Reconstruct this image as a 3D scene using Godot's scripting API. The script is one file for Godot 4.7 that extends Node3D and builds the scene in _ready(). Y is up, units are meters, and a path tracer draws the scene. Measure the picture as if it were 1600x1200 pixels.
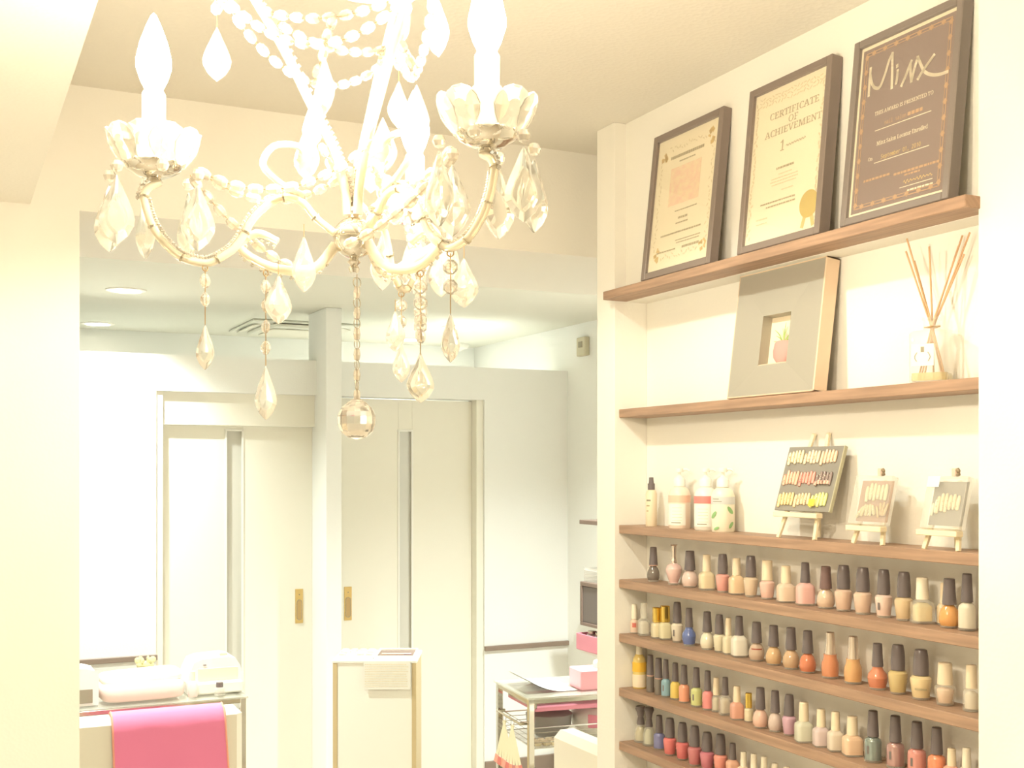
extends Node3D
# A small nail salon: a front room with a crystal chandelier and a wall niche of polish shelves,
# seen through to a bright back room with two sliding doors. x is right, y up, and depth runs along -z.

var used := {}
var M := {}
var cache := {}
var rng := RandomNumberGenerator.new()

const CEIL := 2.423      # ceiling of the front room
const CEIL2 := 2.36      # ceiling of the back room
const FACE := 1.43       # face of the right-hand wall piers
const BACK := 1.52       # back of the shelf niche
const NEAR := 1.31       # near end of the niche (depth)
const FAR := 2.394       # far end of the niche (depth)
const HALL := 2.667      # depth of the wall with the wide opening
const PART := 5.45       # depth of the door partition
const FARW := 6.66       # depth of the far wall

func v(x: float, y: float, d: float) -> Vector3:
	return Vector3(x, y, -d)

# ---------------------------------------------------------------- naming
func numbered(called: String) -> String:
	if not used.has(called):
		used[called] = 0
		return called
	used[called] += 1
	return "%s_%03d" % [called, used[called]]

func thing(called: String, label: String, category: String, at := Vector3.ZERO, turn := 0.0, group := "") -> Node3D:
	var o := Node3D.new()
	o.name = numbered(called)
	add_child(o)
	o.position = at
	o.rotation.y = turn
	o.set_meta("label", label)
	o.set_meta("category", category)
	if group != "":
		o.set_meta("group", group)
	return o

func part(called: String, mesh: Mesh, m: Material, parent: Node3D, at := Vector3.ZERO, basis := Basis()) -> MeshInstance3D:
	var o := MeshInstance3D.new()
	o.name = called
	o.mesh = mesh
	o.material_override = m
	parent.add_child(o, true)
	o.transform = Transform3D(basis, at)
	return o

func struct(called: String, mesh: Mesh, m: Material, at := Vector3.ZERO, label := "", category := "") -> MeshInstance3D:
	var o := part(numbered(called), mesh, m, self, at)
	o.set_meta("kind", "structure")
	o.set_meta("label", label)
	o.set_meta("category", category)
	return o

# ---------------------------------------------------------------- materials
func mat(c: Color, rough := 0.6, metal := 0.0, spec := 0.5) -> StandardMaterial3D:
	var m := StandardMaterial3D.new()
	m.albedo_color = c
	m.roughness = rough
	m.metallic = metal
	m.metallic_specular = spec
	return m

func glass(c: Color, a := 0.1, scale := 0.05) -> StandardMaterial3D:
	var m := mat(Color(c.r, c.g, c.b, a), 0.03)
	m.transparency = BaseMaterial3D.TRANSPARENCY_ALPHA
	m.refraction_enabled = true
	m.refraction_scale = scale
	return m

func pane(c: Color, a := 0.08, rough := 0.04) -> StandardMaterial3D:
	var m := mat(Color(c.r, c.g, c.b, a), rough)
	m.transparency = BaseMaterial3D.TRANSPARENCY_ALPHA
	return m

func glow(c: Color, e: float) -> StandardMaterial3D:
	var m := mat(c, 0.5)
	m.emission_enabled = true
	m.emission = c
	m.emission_energy_multiplier = e
	return m

func grain(w: int, h: int, fx: float, fy: float, lo: Color, hi: Color, seed_: int, oct := 4) -> ImageTexture:
	var n := FastNoiseLite.new()
	n.seed = seed_
	n.noise_type = FastNoiseLite.TYPE_SIMPLEX_SMOOTH
	n.frequency = 1.0
	n.fractal_octaves = oct
	var im := Image.create(w, h, false, Image.FORMAT_RGB8)
	for y in h:
		for x in w:
			# two noises blended so that the tile wraps round along x
			var t := float(x) / w
			var a := n.get_noise_2d(x * fx, y * fy)
			var b := n.get_noise_2d((x - w) * fx, y * fy)
			var k := clampf(lerpf(a, b, smoothstep(0.8, 1.0, t)) * 0.8 + 0.5, 0.0, 1.0)
			im.set_pixel(x, y, lo.lerp(hi, k))
	im.generate_mipmaps()
	return ImageTexture.create_from_image(im)

func relief(size: int, freq: float, seed_: int, strength: float) -> ImageTexture:
	var n := FastNoiseLite.new()
	n.seed = seed_
	n.noise_type = FastNoiseLite.TYPE_CELLULAR
	n.frequency = freq
	n.fractal_type = FastNoiseLite.FRACTAL_NONE
	var im := n.get_seamless_image(size, size)
	im.convert(Image.FORMAT_RGBA8)
	im.bump_map_to_normal_map(strength)
	return ImageTexture.create_from_image(im)

func materials() -> void:
	M.wall = mat(Color(0.955, 0.94, 0.90), 0.75, 0.0, 0.25)
	M.wall_back = mat(Color(0.955, 0.955, 0.93), 0.7, 0.0, 0.25)
	for k in ["wall", "wall_back"]:
		M[k].uv1_triplanar = true
		M[k].uv1_world_triplanar = true
		M[k].uv1_scale = Vector3(6, 6, 6)
		M[k].normal_enabled = true
		M[k].normal_scale = 0.12
		M[k].normal_texture = relief(256, 0.09, 3, 2.0)
	M.ceiling = mat(Color(0.92, 0.90, 0.855), 0.8, 0.0, 0.2)
	M.ceiling.uv1_triplanar = true
	M.ceiling.uv1_world_triplanar = true
	M.ceiling.uv1_scale = Vector3(3.2, 3.2, 3.2)
	M.ceiling.normal_enabled = true
	M.ceiling.normal_scale = 0.22
	M.ceiling.normal_texture = relief(512, 0.06, 8, 4.0)
	M.ceiling_back = mat(Color(0.87, 0.865, 0.81), 0.8, 0.0, 0.2)
	M.floor = mat(Color(0.86, 0.82, 0.76), 0.45)
	M.floor.albedo_texture = grain(256, 256, 0.01, 0.1, Color(0.9, 0.86, 0.8), Color(1, 1, 1), 21)
	M.floor.uv1_triplanar = true
	M.floor.uv1_world_triplanar = true
	M.door = mat(Color(0.945, 0.93, 0.87), 0.45)
	M.rail = mat(Color(0.56, 0.49, 0.43), 0.5)
	M.wood = mat(Color(1, 1, 1), 0.5)
	M.wood.albedo_texture = grain(512, 128, 0.006, 0.16, Color(0.60, 0.485, 0.40), Color(0.715, 0.58, 0.475), 5)
	M.wood.uv1_scale = Vector3(1.6, 5.0, 1)
	M.pine = mat(Color(0.95, 0.89, 0.76), 0.55)
	M.birch = mat(Color(0.8, 0.72, 0.55), 0.5)
	M.frame_black = mat(Color(0.53, 0.475, 0.44), 0.4)
	M.frame_dark = mat(Color(0.53, 0.49, 0.465), 0.3)
	M.silver_paint = mat(Color(0.69, 0.665, 0.61), 0.45, 0.2)
	M.silver_edge = mat(Color(0.9, 0.8, 0.69), 0.4, 0.1)
	M.paper = mat(Color(0.95, 0.9, 0.78), 0.7)
	M.paper_dark = mat(Color(0.52, 0.44, 0.41), 0.6)
	M.ink = mat(Color(0.7, 0.64, 0.5), 0.7)
	M.ink_faint = mat(Color(0.87, 0.81, 0.66), 0.7)
	M.ink_gold = mat(Color(0.86, 0.73, 0.45), 0.5)
	M.ink_white = mat(Color(0.96, 0.91, 0.8), 0.6)
	M.ink_copper = mat(Color(0.76, 0.6, 0.44), 0.5)
	M.picture_pane = pane(Color(1, 1, 1), 0.02, 0.03)
	M.chrome = mat(Color(0.86, 0.84, 0.8), 0.08, 1.0)
	M.chrome_dull = mat(Color(0.78, 0.75, 0.68), 0.22, 1.0)
	M.brass = mat(Color(0.86, 0.74, 0.48), 0.35, 0.6)
	M.gold = mat(Color(0.93, 0.8, 0.42), 0.16, 0.9)
	M.wire = mat(Color(0.75, 0.63, 0.45), 0.3, 0.8)
	M.crystal = glass(Color(1, 0.99, 0.96), 0.17)
	M.crystal_clear = glass(Color(1, 0.98, 0.95), 0.16)
	M.bead = glass(Color(1, 0.98, 0.94), 0.35)
	M.arm_glass = glass(Color(1.0, 0.96, 0.87), 0.5)
	M.petal = glass(Color(1, 0.99, 0.96), 0.4)
	M.candle = mat(Color(0.98, 0.95, 0.86), 0.4)
	M.bottle_glass = pane(Color(0.97, 0.95, 0.88), 0.22, 0.04)
	M.clear_pane = pane(Color(1, 0.98, 0.94), 0.14, 0.05)
	M.door_pane = pane(Color(0.88, 0.87, 0.82), 0.85, 0.2)
	M.white = mat(Color(0.95, 0.94, 0.9), 0.35)
	M.white_matte = mat(Color(0.95, 0.94, 0.89), 0.7)
	M.leather = mat(Color(0.93, 0.9, 0.82), 0.42)
	M.pink_towel = mat(Color(0.95, 0.54, 0.68), 0.95)
	M.pink_trim = mat(Color(0.96, 0.66, 0.56), 0.9)
	M.towel_pale = mat(Color(0.97, 0.88, 0.83), 0.95)
	M.pink_card = mat(Color(0.92, 0.66, 0.69), 0.6)
	M.pink_plastic = mat(Color(0.91, 0.58, 0.65), 0.4)
	M.grey_card = mat(Color(0.62, 0.59, 0.5), 0.7)
	M.grey_dark = mat(Color(0.48, 0.44, 0.42), 0.5)
	M.cabinet = mat(Color(0.55, 0.47, 0.42), 0.5)
	M.reed = mat(Color(0.81, 0.65, 0.49), 0.7)
	M.liquid = glass(Color(0.95, 0.87, 0.6), 0.3, 0.033)
	M.cap_K = mat(Color(0.45, 0.41, 0.405), 0.32)
	M.cap_P = mat(Color(0.5, 0.4, 0.38), 0.3)
	M.cap_W = mat(Color(0.93, 0.86, 0.74), 0.3)
	M.cap_V = mat(Color(0.95, 0.91, 0.82), 0.3)
	M.cap_S = mat(Color(0.88, 0.82, 0.76), 0.22, 0.7)
	M.cap_G = M.gold
	M.cap_T = pane(Color(0.95, 0.93, 0.86), 0.4, 0.05)
	M.bulb = glow(Color(1.0, 0.93, 0.76), 14.0)
	M.lamp_disc = glow(Color(1.0, 0.97, 0.88), 6.0)
	M.lamp_ring = mat(Color(0.93, 0.91, 0.86), 0.4)

# ---------------------------------------------------------------- mesh helpers
func begin() -> SurfaceTool:
	var st := SurfaceTool.new()
	st.begin(Mesh.PRIMITIVE_TRIANGLES)
	return st

func done(st: SurfaceTool) -> ArrayMesh:
	st.generate_normals()
	return st.commit()

func tri(st: SurfaceTool, a: Vector3, b: Vector3, c: Vector3, inside: Vector3) -> void:
	var n := (a - c).cross(a - b)
	if n.length_squared() < 1e-22:
		return
	var pts := [a, b, c] if n.dot((a + b + c) / 3.0 - inside) >= 0.0 else [a, c, b]
	for p in pts:
		st.set_uv(Vector2(p.z, p.x + p.y))
		st.add_vertex(p)

func quad(st: SurfaceTool, a: Vector3, b: Vector3, c: Vector3, d: Vector3, inside: Vector3) -> void:
	tri(st, a, b, c, inside)
	tri(st, a, c, d, inside)

# a box with chamfered edges, added round a centre
func add_box(st: SurfaceTool, c: Vector3, s: Vector3, bev := 0.0, bas := Basis()) -> void:
	st.set_smooth_group(-1)
	var h := s / 2.0
	bev = minf(bev, minf(h.x, minf(h.y, h.z)) * 0.9)
	var g := func(ax: int, sx: float, sy: float, sz: float) -> Vector3:
		var p := Vector3(sx * h.x, sy * h.y, sz * h.z)
		var q := Vector3(sx * (h.x - bev), sy * (h.y - bev), sz * (h.z - bev))
		q[ax] = p[ax]
		return c + bas * q
	for s1 in [-1.0, 1.0]:
		quad(st, g.call(0, s1, -1, -1), g.call(0, s1, 1, -1), g.call(0, s1, 1, 1), g.call(0, s1, -1, 1), c)
		quad(st, g.call(1, -1, s1, -1), g.call(1, 1, s1, -1), g.call(1, 1, s1, 1), g.call(1, -1, s1, 1), c)
		quad(st, g.call(2, -1, -1, s1), g.call(2, 1, -1, s1), g.call(2, 1, 1, s1), g.call(2, -1, 1, s1), c)
		if bev > 0.0:
			for s2 in [-1.0, 1.0]:
				quad(st, g.call(0, s1, s2, -1), g.call(0, s1, s2, 1), g.call(1, s1, s2, 1), g.call(1, s1, s2, -1), c)
				quad(st, g.call(1, -1, s1, s2), g.call(1, 1, s1, s2), g.call(2, 1, s1, s2), g.call(2, -1, s1, s2), c)
				quad(st, g.call(0, s1, -1, s2), g.call(0, s1, 1, s2), g.call(2, s1, 1, s2), g.call(2, s1, -1, s2), c)
				for s3 in [-1.0, 1.0]:
					tri(st, g.call(0, s1, s2, s3), g.call(1, s1, s2, s3), g.call(2, s1, s2, s3), c)

func box(s: Vector3, bev := 0.0) -> ArrayMesh:
	var key := "box%.4f,%.4f,%.4f,%.4f" % [s.x, s.y, s.z, bev]
	if not cache.has(key):
		var st := begin()
		add_box(st, Vector3.ZERO, s, bev)
		cache[key] = done(st)
	return cache[key]

# a box given by its corners: x from x0 to x1, y from y0 to y1, depth from d0 to d1
func span(x0: float, x1: float, y0: float, y1: float, d0: float, d1: float, bev := 0.0) -> Array:
	return [box(Vector3(x1 - x0, y1 - y0, d1 - d0), bev), v((x0 + x1) / 2, (y0 + y1) / 2, (d0 + d1) / 2)]

# profile of (radius, height) turned about y; power 2 is round, higher is squarer
func add_lathe(st: SurfaceTool, prof: Array, seg := 20, power := 2.0, bas := Basis(), at := Vector3.ZERO, flat := false) -> void:
	var group := 0
	var ring := func(p: Vector2, i: int) -> Vector3:
		var a := TAU * i / seg + PI / seg
		var k := pow(pow(absf(cos(a)), power) + pow(absf(sin(a)), power), -1.0 / power)
		return at + bas * Vector3(cos(a) * p.x * k, p.y, sin(a) * p.x * k)
	for j in prof.size() - 1:
		var p: Vector2 = prof[j]
		var q: Vector2 = prof[j + 1]
		if j > 0:
			var e: Vector2 = prof[j] - prof[j - 1]
			if absf(e.angle_to(q - p)) > 0.75:
				group += 1
		st.set_smooth_group(-1 if flat else group)
		var nrm := Vector2((q - p).y, -(q - p).x)
		for i in seg:
			var a: Vector3 = ring.call(p, i)
			var b: Vector3 = ring.call(q, i)
			var c: Vector3 = ring.call(q, i + 1)
			var d: Vector3 = ring.call(p, i + 1)
			var mid := (a + b + c + d) / 4.0
			var axis := at + bas * Vector3(0, (p.y + q.y) / 2.0, 0)
			var away := (mid - axis)
			away = (away.normalized() * nrm.x if away.length() > 1e-9 else Vector3.ZERO) + bas.y * nrm.y
			quad(st, a, b, c, d, mid - away)

func lathe(key: String, prof: Array, seg := 20, power := 2.0, flat := false) -> ArrayMesh:
	if not cache.has(key):
		var st := begin()
		add_lathe(st, prof, seg, power, Basis(), Vector3.ZERO, flat)
		cache[key] = done(st)
	return cache[key]

func add_tube(st: SurfaceTool, pts: Array, r0: float, r1 := -1.0, seg := 8, closed := false) -> void:
	if r1 < 0.0:
		r1 = r0
	st.set_smooth_group(0)
	var n := pts.size()
	var rings := []
	var side := Vector3.ZERO
	for i in n:
		var t: Vector3
		if closed:
			t = (pts[(i + 1) % n] - pts[(i - 1 + n) % n]).normalized()
		else:
			t = (pts[mini(i + 1, n - 1)] - pts[maxi(i - 1, 0)]).normalized()
		if side == Vector3.ZERO:
			side = t.cross(Vector3.UP if absf(t.y) < 0.9 else Vector3.RIGHT).normalized()
		side = (side - t * side.dot(t)).normalized()
		var up := t.cross(side)
		var r := lerpf(r0, r1, float(i) / maxi(n - 1, 1))
		var ring := []
		for k in seg:
			var a := TAU * k / seg
			ring.append(pts[i] + (side * cos(a) + up * sin(a)) * r)
		rings.append(ring)
	for i in (n if closed else n - 1):
		var j := (i + 1) % n
		var c: Vector3 = (pts[i] + pts[j]) / 2.0
		for k in seg:
			var l := (k + 1) % seg
			quad(st, rings[i][k], rings[j][k], rings[j][l], rings[i][l], c)
	if not closed:
		st.set_smooth_group(-1)
		for e in [0, n - 1]:
			var inner: Vector3 = pts[1] if e == 0 else pts[n - 2]
			for k in seg:
				tri(st, pts[e], rings[e][k], rings[e][(k + 1) % seg], inner)

func tube(pts: Array, r0: float, r1 := -1.0, seg := 8, closed := false) -> ArrayMesh:
	var st := begin()
	add_tube(st, pts, r0, r1, seg, closed)
	return done(st)

# smooth curve through points
func curve(pts: Array, per := 6) -> Array:
	var out := []
	for i in pts.size() - 1:
		var a: Vector3 = pts[maxi(i - 1, 0)]
		var b: Vector3 = pts[i]
		var c: Vector3 = pts[i + 1]
		var d: Vector3 = pts[mini(i + 2, pts.size() - 1)]
		for k in per:
			out.append(b.cubic_interpolate(c, a, d, float(k) / per))
	out.append(pts[-1])
	return out

# a cut crystal: an outline in the xy plane with a rim, sloping facets and a flat table on both faces
func crystal(key: String, outline: Array, t: float, inner := 0.5, rim := 0.12, lift := 0.0) -> ArrayMesh:
	if cache.has(key):
		return cache[key]
	var st := begin()
	st.set_smooth_group(-1)
	var c := Vector2.ZERO
	for p in outline:
		c += p
	c /= outline.size()
	c.y += lift
	var mid := Vector3(c.x, c.y, 0)
	var n := outline.size()
	for i in n:
		var p: Vector2 = outline[i]
		var q: Vector2 = outline[(i + 1) % n]
		var pi_ := c.lerp(p, inner)
		var qi := c.lerp(q, inner)
		quad(st, Vector3(p.x, p.y, -t * rim), Vector3(q.x, q.y, -t * rim), Vector3(q.x, q.y, t * rim), Vector3(p.x, p.y, t * rim), mid)
		for s in [-1.0, 1.0]:
			quad(st, Vector3(p.x, p.y, s * t * rim), Vector3(q.x, q.y, s * t * rim), Vector3(qi.x, qi.y, s * t), Vector3(pi_.x, pi_.y, s * t), mid)
			tri(st, Vector3(pi_.x, pi_.y, s * t), Vector3(qi.x, qi.y, s * t), Vector3(c.x, c.y, s * t * 1.15), mid)
	cache[key] = done(st)
	return cache[key]

func drop_outline(w: float, h: float) -> Array:
	# a leaf drop hanging from its top at y 0, notched like a pressed crystal leaf
	var prof := [[0.0, 0.0], [0.1, 0.1], [0.2, 0.22], [0.33, 0.36], [0.44, 0.5], [0.5, 0.62], [0.47, 0.72], [0.38, 0.8], [0.3, 0.87], [0.13, 0.95], [0.0, 1.0]]
	var out := []
	for p in prof:
		out.append(Vector2(p[0] * w, -p[1] * h))
	for i in range(prof.size() - 2, 0, -1):
		out.append(Vector2(-prof[i][0] * w, -prof[i][1] * h))
	return out

func gon(n: int, r: float) -> Array:
	var out := []
	for i in n:
		out.append(Vector2(cos(TAU * (i + 0.5) / n), sin(TAU * (i + 0.5) / n)) * r)
	return out

# an extruded outline in the xy plane, from z -t/2 to t/2
func slab(key: String, outline: Array, t: float) -> ArrayMesh:
	if key != "" and cache.has(key):
		return cache[key]
	var st := begin()
	st.set_smooth_group(-1)
	var idx := Geometry2D.triangulate_polygon(PackedVector2Array(outline))
	for s in [-1.0, 1.0]:
		for k in range(0, idx.size(), 3):
			var a: Vector2 = outline[idx[k]]
			var b: Vector2 = outline[idx[k + 1]]
			var c: Vector2 = outline[idx[k + 2]]
			var z: float = s * t / 2.0
			tri(st, Vector3(a.x, a.y, z), Vector3(b.x, b.y, z), Vector3(c.x, c.y, z), Vector3((a.x + b.x + c.x) / 3, (a.y + b.y + c.y) / 3, 0))
	var turn := 0.0
	for i in outline.size():
		turn += outline[i].cross(outline[(i + 1) % outline.size()])
	for i in outline.size():
		var a: Vector2 = outline[i]
		var b: Vector2 = outline[(i + 1) % outline.size()]
		var e := (b - a).orthogonal() * (1.0 if turn > 0.0 else -1.0)
		var inside := Vector3((a.x + b.x) / 2 - e.x, (a.y + b.y) / 2 - e.y, 0)
		# orthogonal() turns left or right by version, so test against the outline itself
		if not Geometry2D.is_point_in_polygon(Vector2((a + b) / 2) - e.normalized() * 1e-4, PackedVector2Array(outline)):
			inside = Vector3((a.x + b.x) / 2 + e.x, (a.y + b.y) / 2 + e.y, 0)
		quad(st, Vector3(a.x, a.y, -t / 2), Vector3(b.x, b.y, -t / 2), Vector3(b.x, b.y, t / 2), Vector3(a.x, a.y, t / 2), inside)
	var m := done(st)
	if key != "":
		cache[key] = m
	return m

func words(parent: Node3D, s: String, x: float, y: float, z: float, size: float, m: Material, serif := true, squeeze := 1.0, mono := false) -> MeshInstance3D:
	var tm := TextMesh.new()
	var f := SystemFont.new()
	f.font_names = PackedStringArray(["Droid Sans Mono" if mono else "Droid Serif" if serif else "Droid Sans"])
	tm.font = f
	tm.text = s
	tm.font_size = 32
	tm.pixel_size = size / 32.0
	tm.depth = 0.0003
	tm.curve_step = 3.0
	tm.horizontal_alignment = HORIZONTAL_ALIGNMENT_CENTER
	tm.vertical_alignment = VERTICAL_ALIGNMENT_CENTER
	return part("lettering", tm, m, parent, Vector3(x, y, z), Basis.from_scale(Vector3(squeeze, 1, 1)))

# short printed strokes standing for a line of fine print
func fine_print(parent: Node3D, x: float, y: float, z: float, w: float, h: float, m: Material, seed_: int) -> void:
	rng.seed = seed_
	var st := begin()
	var at := x - w / 2
	while at < x + w / 2:
		var l := rng.randf_range(0.003, 0.009)
		add_box(st, Vector3(at + l / 2, y, z), Vector3(l, h, 0.0003))
		at += l + 0.0016
	part("fine_print", done(st), m, parent)

# ---------------------------------------------------------------- the setting
func wall(called: String, a: Array, m: Material, label: String, cat := "wall") -> MeshInstance3D:
	return struct(called, a[0], m, a[1], label, cat)

func room() -> void:
	wall("floor", span(-1.5, 3.3, -0.12, 0.0, -1.7, 7.0), M.floor, "wood floor of the salon running under both rooms", "floor")
	# front room
	wall("ceiling", span(-1.5, 2.3, CEIL, CEIL + 0.1, -1.7, HALL), M.ceiling, "textured cream ceiling above the chandelier", "ceiling")
	wall("wall_behind", span(-1.5, 2.3, 0, CEIL, -1.7, -1.6), M.wall, "cream wall at the near end of the front room")
	wall("wall_left", span(-1.5, -1.4, 0, CEIL, -1.6, HALL), M.wall, "cream side wall of the front room, left")
	wall("wall_right", span(FACE, 2.3, 0, CEIL, -1.6, NEAR), M.wall, "pale cream wall pier at the right edge beside the shelves")
	wall("wall_niche", span(BACK, 2.3, 0, 2.0, NEAR, 2.476), M.wall, "cream wall at the back of the polish shelves")
	wall("wall_upper", span(1.4617, 2.3, 2.0, CEIL, NEAR, 2.476), M.wall, "cream wall behind the framed certificates")
	wall("trim_1", span(FACE, BACK, 0, CEIL, FAR, 2.476, 0.001), M.wall, "narrow cream upright closing the far end of the shelves", "pier")
	wall("wall_corner", span(1.56, 2.3, 0, CEIL, 2.476, HALL), M.wall, "cream wall beyond the shelves")
	wall("wall_front", span(-1.5, 0.266, 0, 2.156, HALL, 2.80), M.wall, "cream wall to the left of the wide opening")
	wall("wall_jamb", span(2.3, 3.3, 0, 2.156, HALL, 3.24), M.wall_back, "cream wall to the right of the wide opening")
	wall("wall_lintel", span(-1.5, 3.3, 2.156, CEIL + 0.1, HALL, 3.24), M.wall, "deep cream lintel above the wide opening")
	wall("trim_2", span(-1.4, 0.168, 2.16, CEIL, -1.6, HALL), M.wall, "dropped cream soffit at the upper left of the front room", "soffit")
	# back room
	wall("ceiling", span(-1.0, 3.3, CEIL2, CEIL2 + 0.1, 3.24, 7.0), M.ceiling_back, "white ceiling of the back room with downlights", "ceiling")
	wall("wall_far", span(-1.0, 3.3, 0, CEIL2, FARW, FARW + 0.1), M.wall_back, "cream wall showing above the door partition")
	wall("wall_back_right", span(2.97, 3.3, 0, CEIL2, 3.24, FARW), M.wall_back, "cream right wall of the back room")
	wall("wall_back_left", span(-1.0, -0.9, 0, CEIL2, 2.80, FARW), M.wall_back, "cream left wall of the back room")
	wall("wall_partition_left", span(-0.9, 0.868, 0, 2.125, PART, PART + 0.14), M.wall_back, "white partition to the left of the sliding doors")
	wall("wall_partition_right", span(2.488, 2.97, 0, 2.125, PART, PART + 0.14), M.wall_back, "white partition to the right of the sliding doors")
	wall("wall_partition_head", span(0.868, 2.488, 1.96, 2.125, PART, PART + 0.14), M.wall_back, "white partition head above the sliding doors")
	wall("wall_fin", span(1.61, 1.685, 0, CEIL2, 5.30, PART + 0.14, 0.002), M.wall_back, "thin white dividing wall between the two sliding doors")
	wall("trim_3", span(-0.9, 0.872, 0.752, 0.776, PART - 0.016, PART, 0.002), M.rail, "dark brown chair rail on the partition, left of the doors", "rail")
	wall("trim_4", span(2.485, 2.97, 0.683, 0.707, PART - 0.016, PART, 0.002), M.rail, "dark brown chair rail on the partition, right of the doors", "rail")
	wall("baseboard_back", span(2.488, 2.97, 0, 0.12, PART - 0.014, PART, 0.002), M.rail, "dark brown baseboard at the foot of the right partition", "baseboard")
	wall("baseboard_left", span(-0.9, 0.868, 0, 0.12, PART - 0.014, PART, 0.002), M.rail, "dark brown baseboard at the foot of the left partition", "baseboard")
	door("door_1", 0.868, 1.61, 1.195, 1.273, 1.5443, "cream sliding door with a tall glass slit, left of the dividing wall", true)
	door("door_2", 1.685, 2.488, 2.051, 2.123, 1.788, "cream sliding door with a tall glass slit, right of the dividing wall", false)

func door(called: String, x0: float, x1: float, g0: float, g1: float, hx: float, label: String, hood: bool) -> void:
	var o := Node3D.new()
	o.name = called
	add_child(o)
	o.set_meta("kind", "structure")
	o.set_meta("label", label)
	o.set_meta("category", "door")
	var d := PART + 0.075
	var lo := 0.02
	var top := 1.81 if hood else 1.955
	var jl := x0 + 0.032 if hood else x0
	var jr := x1 if hood else x1 - 0.038
	# leaf in four pieces round the glass slit
	var gt := 1.8
	var gb := 0.25
	var st := begin()
	add_box(st, v((jl + g0) / 2, (lo + top) / 2, d + 0.018), Vector3(g0 - jl, top - lo, 0.036), 0.0015)
	add_box(st, v((jr + g1) / 2, (lo + top) / 2, d + 0.018), Vector3(jr - g1, top - lo, 0.036), 0.0015)
	if top - gt > 0.02:
		add_box(st, v((g0 + g1) / 2, (gt + top) / 2, d + 0.018), Vector3(g1 - g0, top - gt, 0.036))
	else:
		gt = top - 0.02
		add_box(st, v((g0 + g1) / 2, (gt + top) / 2, d + 0.018), Vector3(g1 - g0, top - gt, 0.036))
	add_box(st, v((g0 + g1) / 2, (lo + gb) / 2, d + 0.018), Vector3(g1 - g0, gb - lo, 0.036))
	var leaf := part("leaf", done(st), M.door, o)
	var gl := span(g0, g1, gb, gt, d + 0.016, d + 0.020)
	part("glass_slit", gl[0], M.door_pane, leaf, gl[1])
	st = begin()
	for sx in [g0, g1]:
		add_box(st, v(sx, (gb + gt) / 2, d - 0.002), Vector3(0.010, gt - gb, 0.006), 0.001)
	add_box(st, v((g0 + g1) / 2, gt, d - 0.002), Vector3(g1 - g0 + 0.01, 0.010, 0.006), 0.001)
	part("slit_frame", done(st), M.white, leaf)
	# flush pull: a plate with a recessed stadium cup
	var pl := span(hx - 0.019, hx + 0.019, 0.869, 1.033, d - 0.004, d + 0.001, 0.001)
	var hd := part("handle", pl[0], M.brass, leaf, pl[1])
	var ring := []
	for i in 24:
		var a := TAU * i / 24
		ring.append(Vector3(cos(a) * 0.0125, sin(a) * 0.0125 + (0.036 if sin(a) >= 0 else -0.036) - 0.018, 0.004))
	part("cup_rim", tube(ring, 0.0016, -1.0, 6, true), M.chrome_dull, hd)
	var stad := []
	for p in ring:
		stad.append(Vector2(p.x, p.y))
	part("cup", slab("pull_cup", stad, 0.001), mat(Color(0.76, 0.64, 0.44), 0.4, 0.4), hd, Vector3(0, 0, 0.0032))
	part("keyhole", lathe("keyhole", [Vector2(0, 0), Vector2(0.003, 0), Vector2(0.003, 0.001), Vector2(0, 0.001)], 10), M.rail, hd, Vector3(0, 0.055, 0.0028), Basis(Vector3.RIGHT, PI / 2))
	# frame
	st = begin()
	if hood:
		add_box(st, v((x0 + jl) / 2, 0.98, d - 0.01), Vector3(jl - x0, 1.96, 0.10), 0.001)
		add_box(st, v((x0 + x1) / 2 + 0.016, (top + 1.96) / 2, d - 0.025), Vector3(x1 - x0 - 0.032, 1.96 - top, 0.03), 0.001)
	else:
		add_box(st, v((x1 + jr) / 2, 0.98, d - 0.01), Vector3(x1 - jr, 1.96, 0.10), 0.001)
	part("frame", done(st), M.door, o)

# ---------------------------------------------------------------- lamps
func downlight(x: float, d: float, y: float, e: float, label: String, col: Color, angle := 62.0, soft := 1.0) -> void:
	var t := thing("ceiling_light", label, "light", v(x, y, d), 0, "recessed ceiling downlights")
	part("trim_ring", lathe("dl_ring", [Vector2(0.062, -0.001), Vector2(0.064, -0.006), Vector2(0.082, -0.004), Vector2(0.084, 0.0)], 28), M.lamp_ring, t)
	part("diffuser", lathe("dl_disc", [Vector2(0, -0.003), Vector2(0.063, -0.003), Vector2(0.063, -0.001), Vector2(0, -0.001)], 28), M.lamp_disc, t)
	var l := SpotLight3D.new()
	l.name = "lamp"
	l.light_color = col
	l.light_energy = e
	l.light_size = 0.03
	l.spot_range = 12.0
	l.spot_attenuation = 2.0
	l.spot_angle = angle
	l.spot_angle_attenuation = soft
	l.shadow_enabled = true
	t.add_child(l)
	l.position = Vector3(0, -0.012, 0)
	l.rotation = Vector3(-PI / 2, 0, 0)

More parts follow.
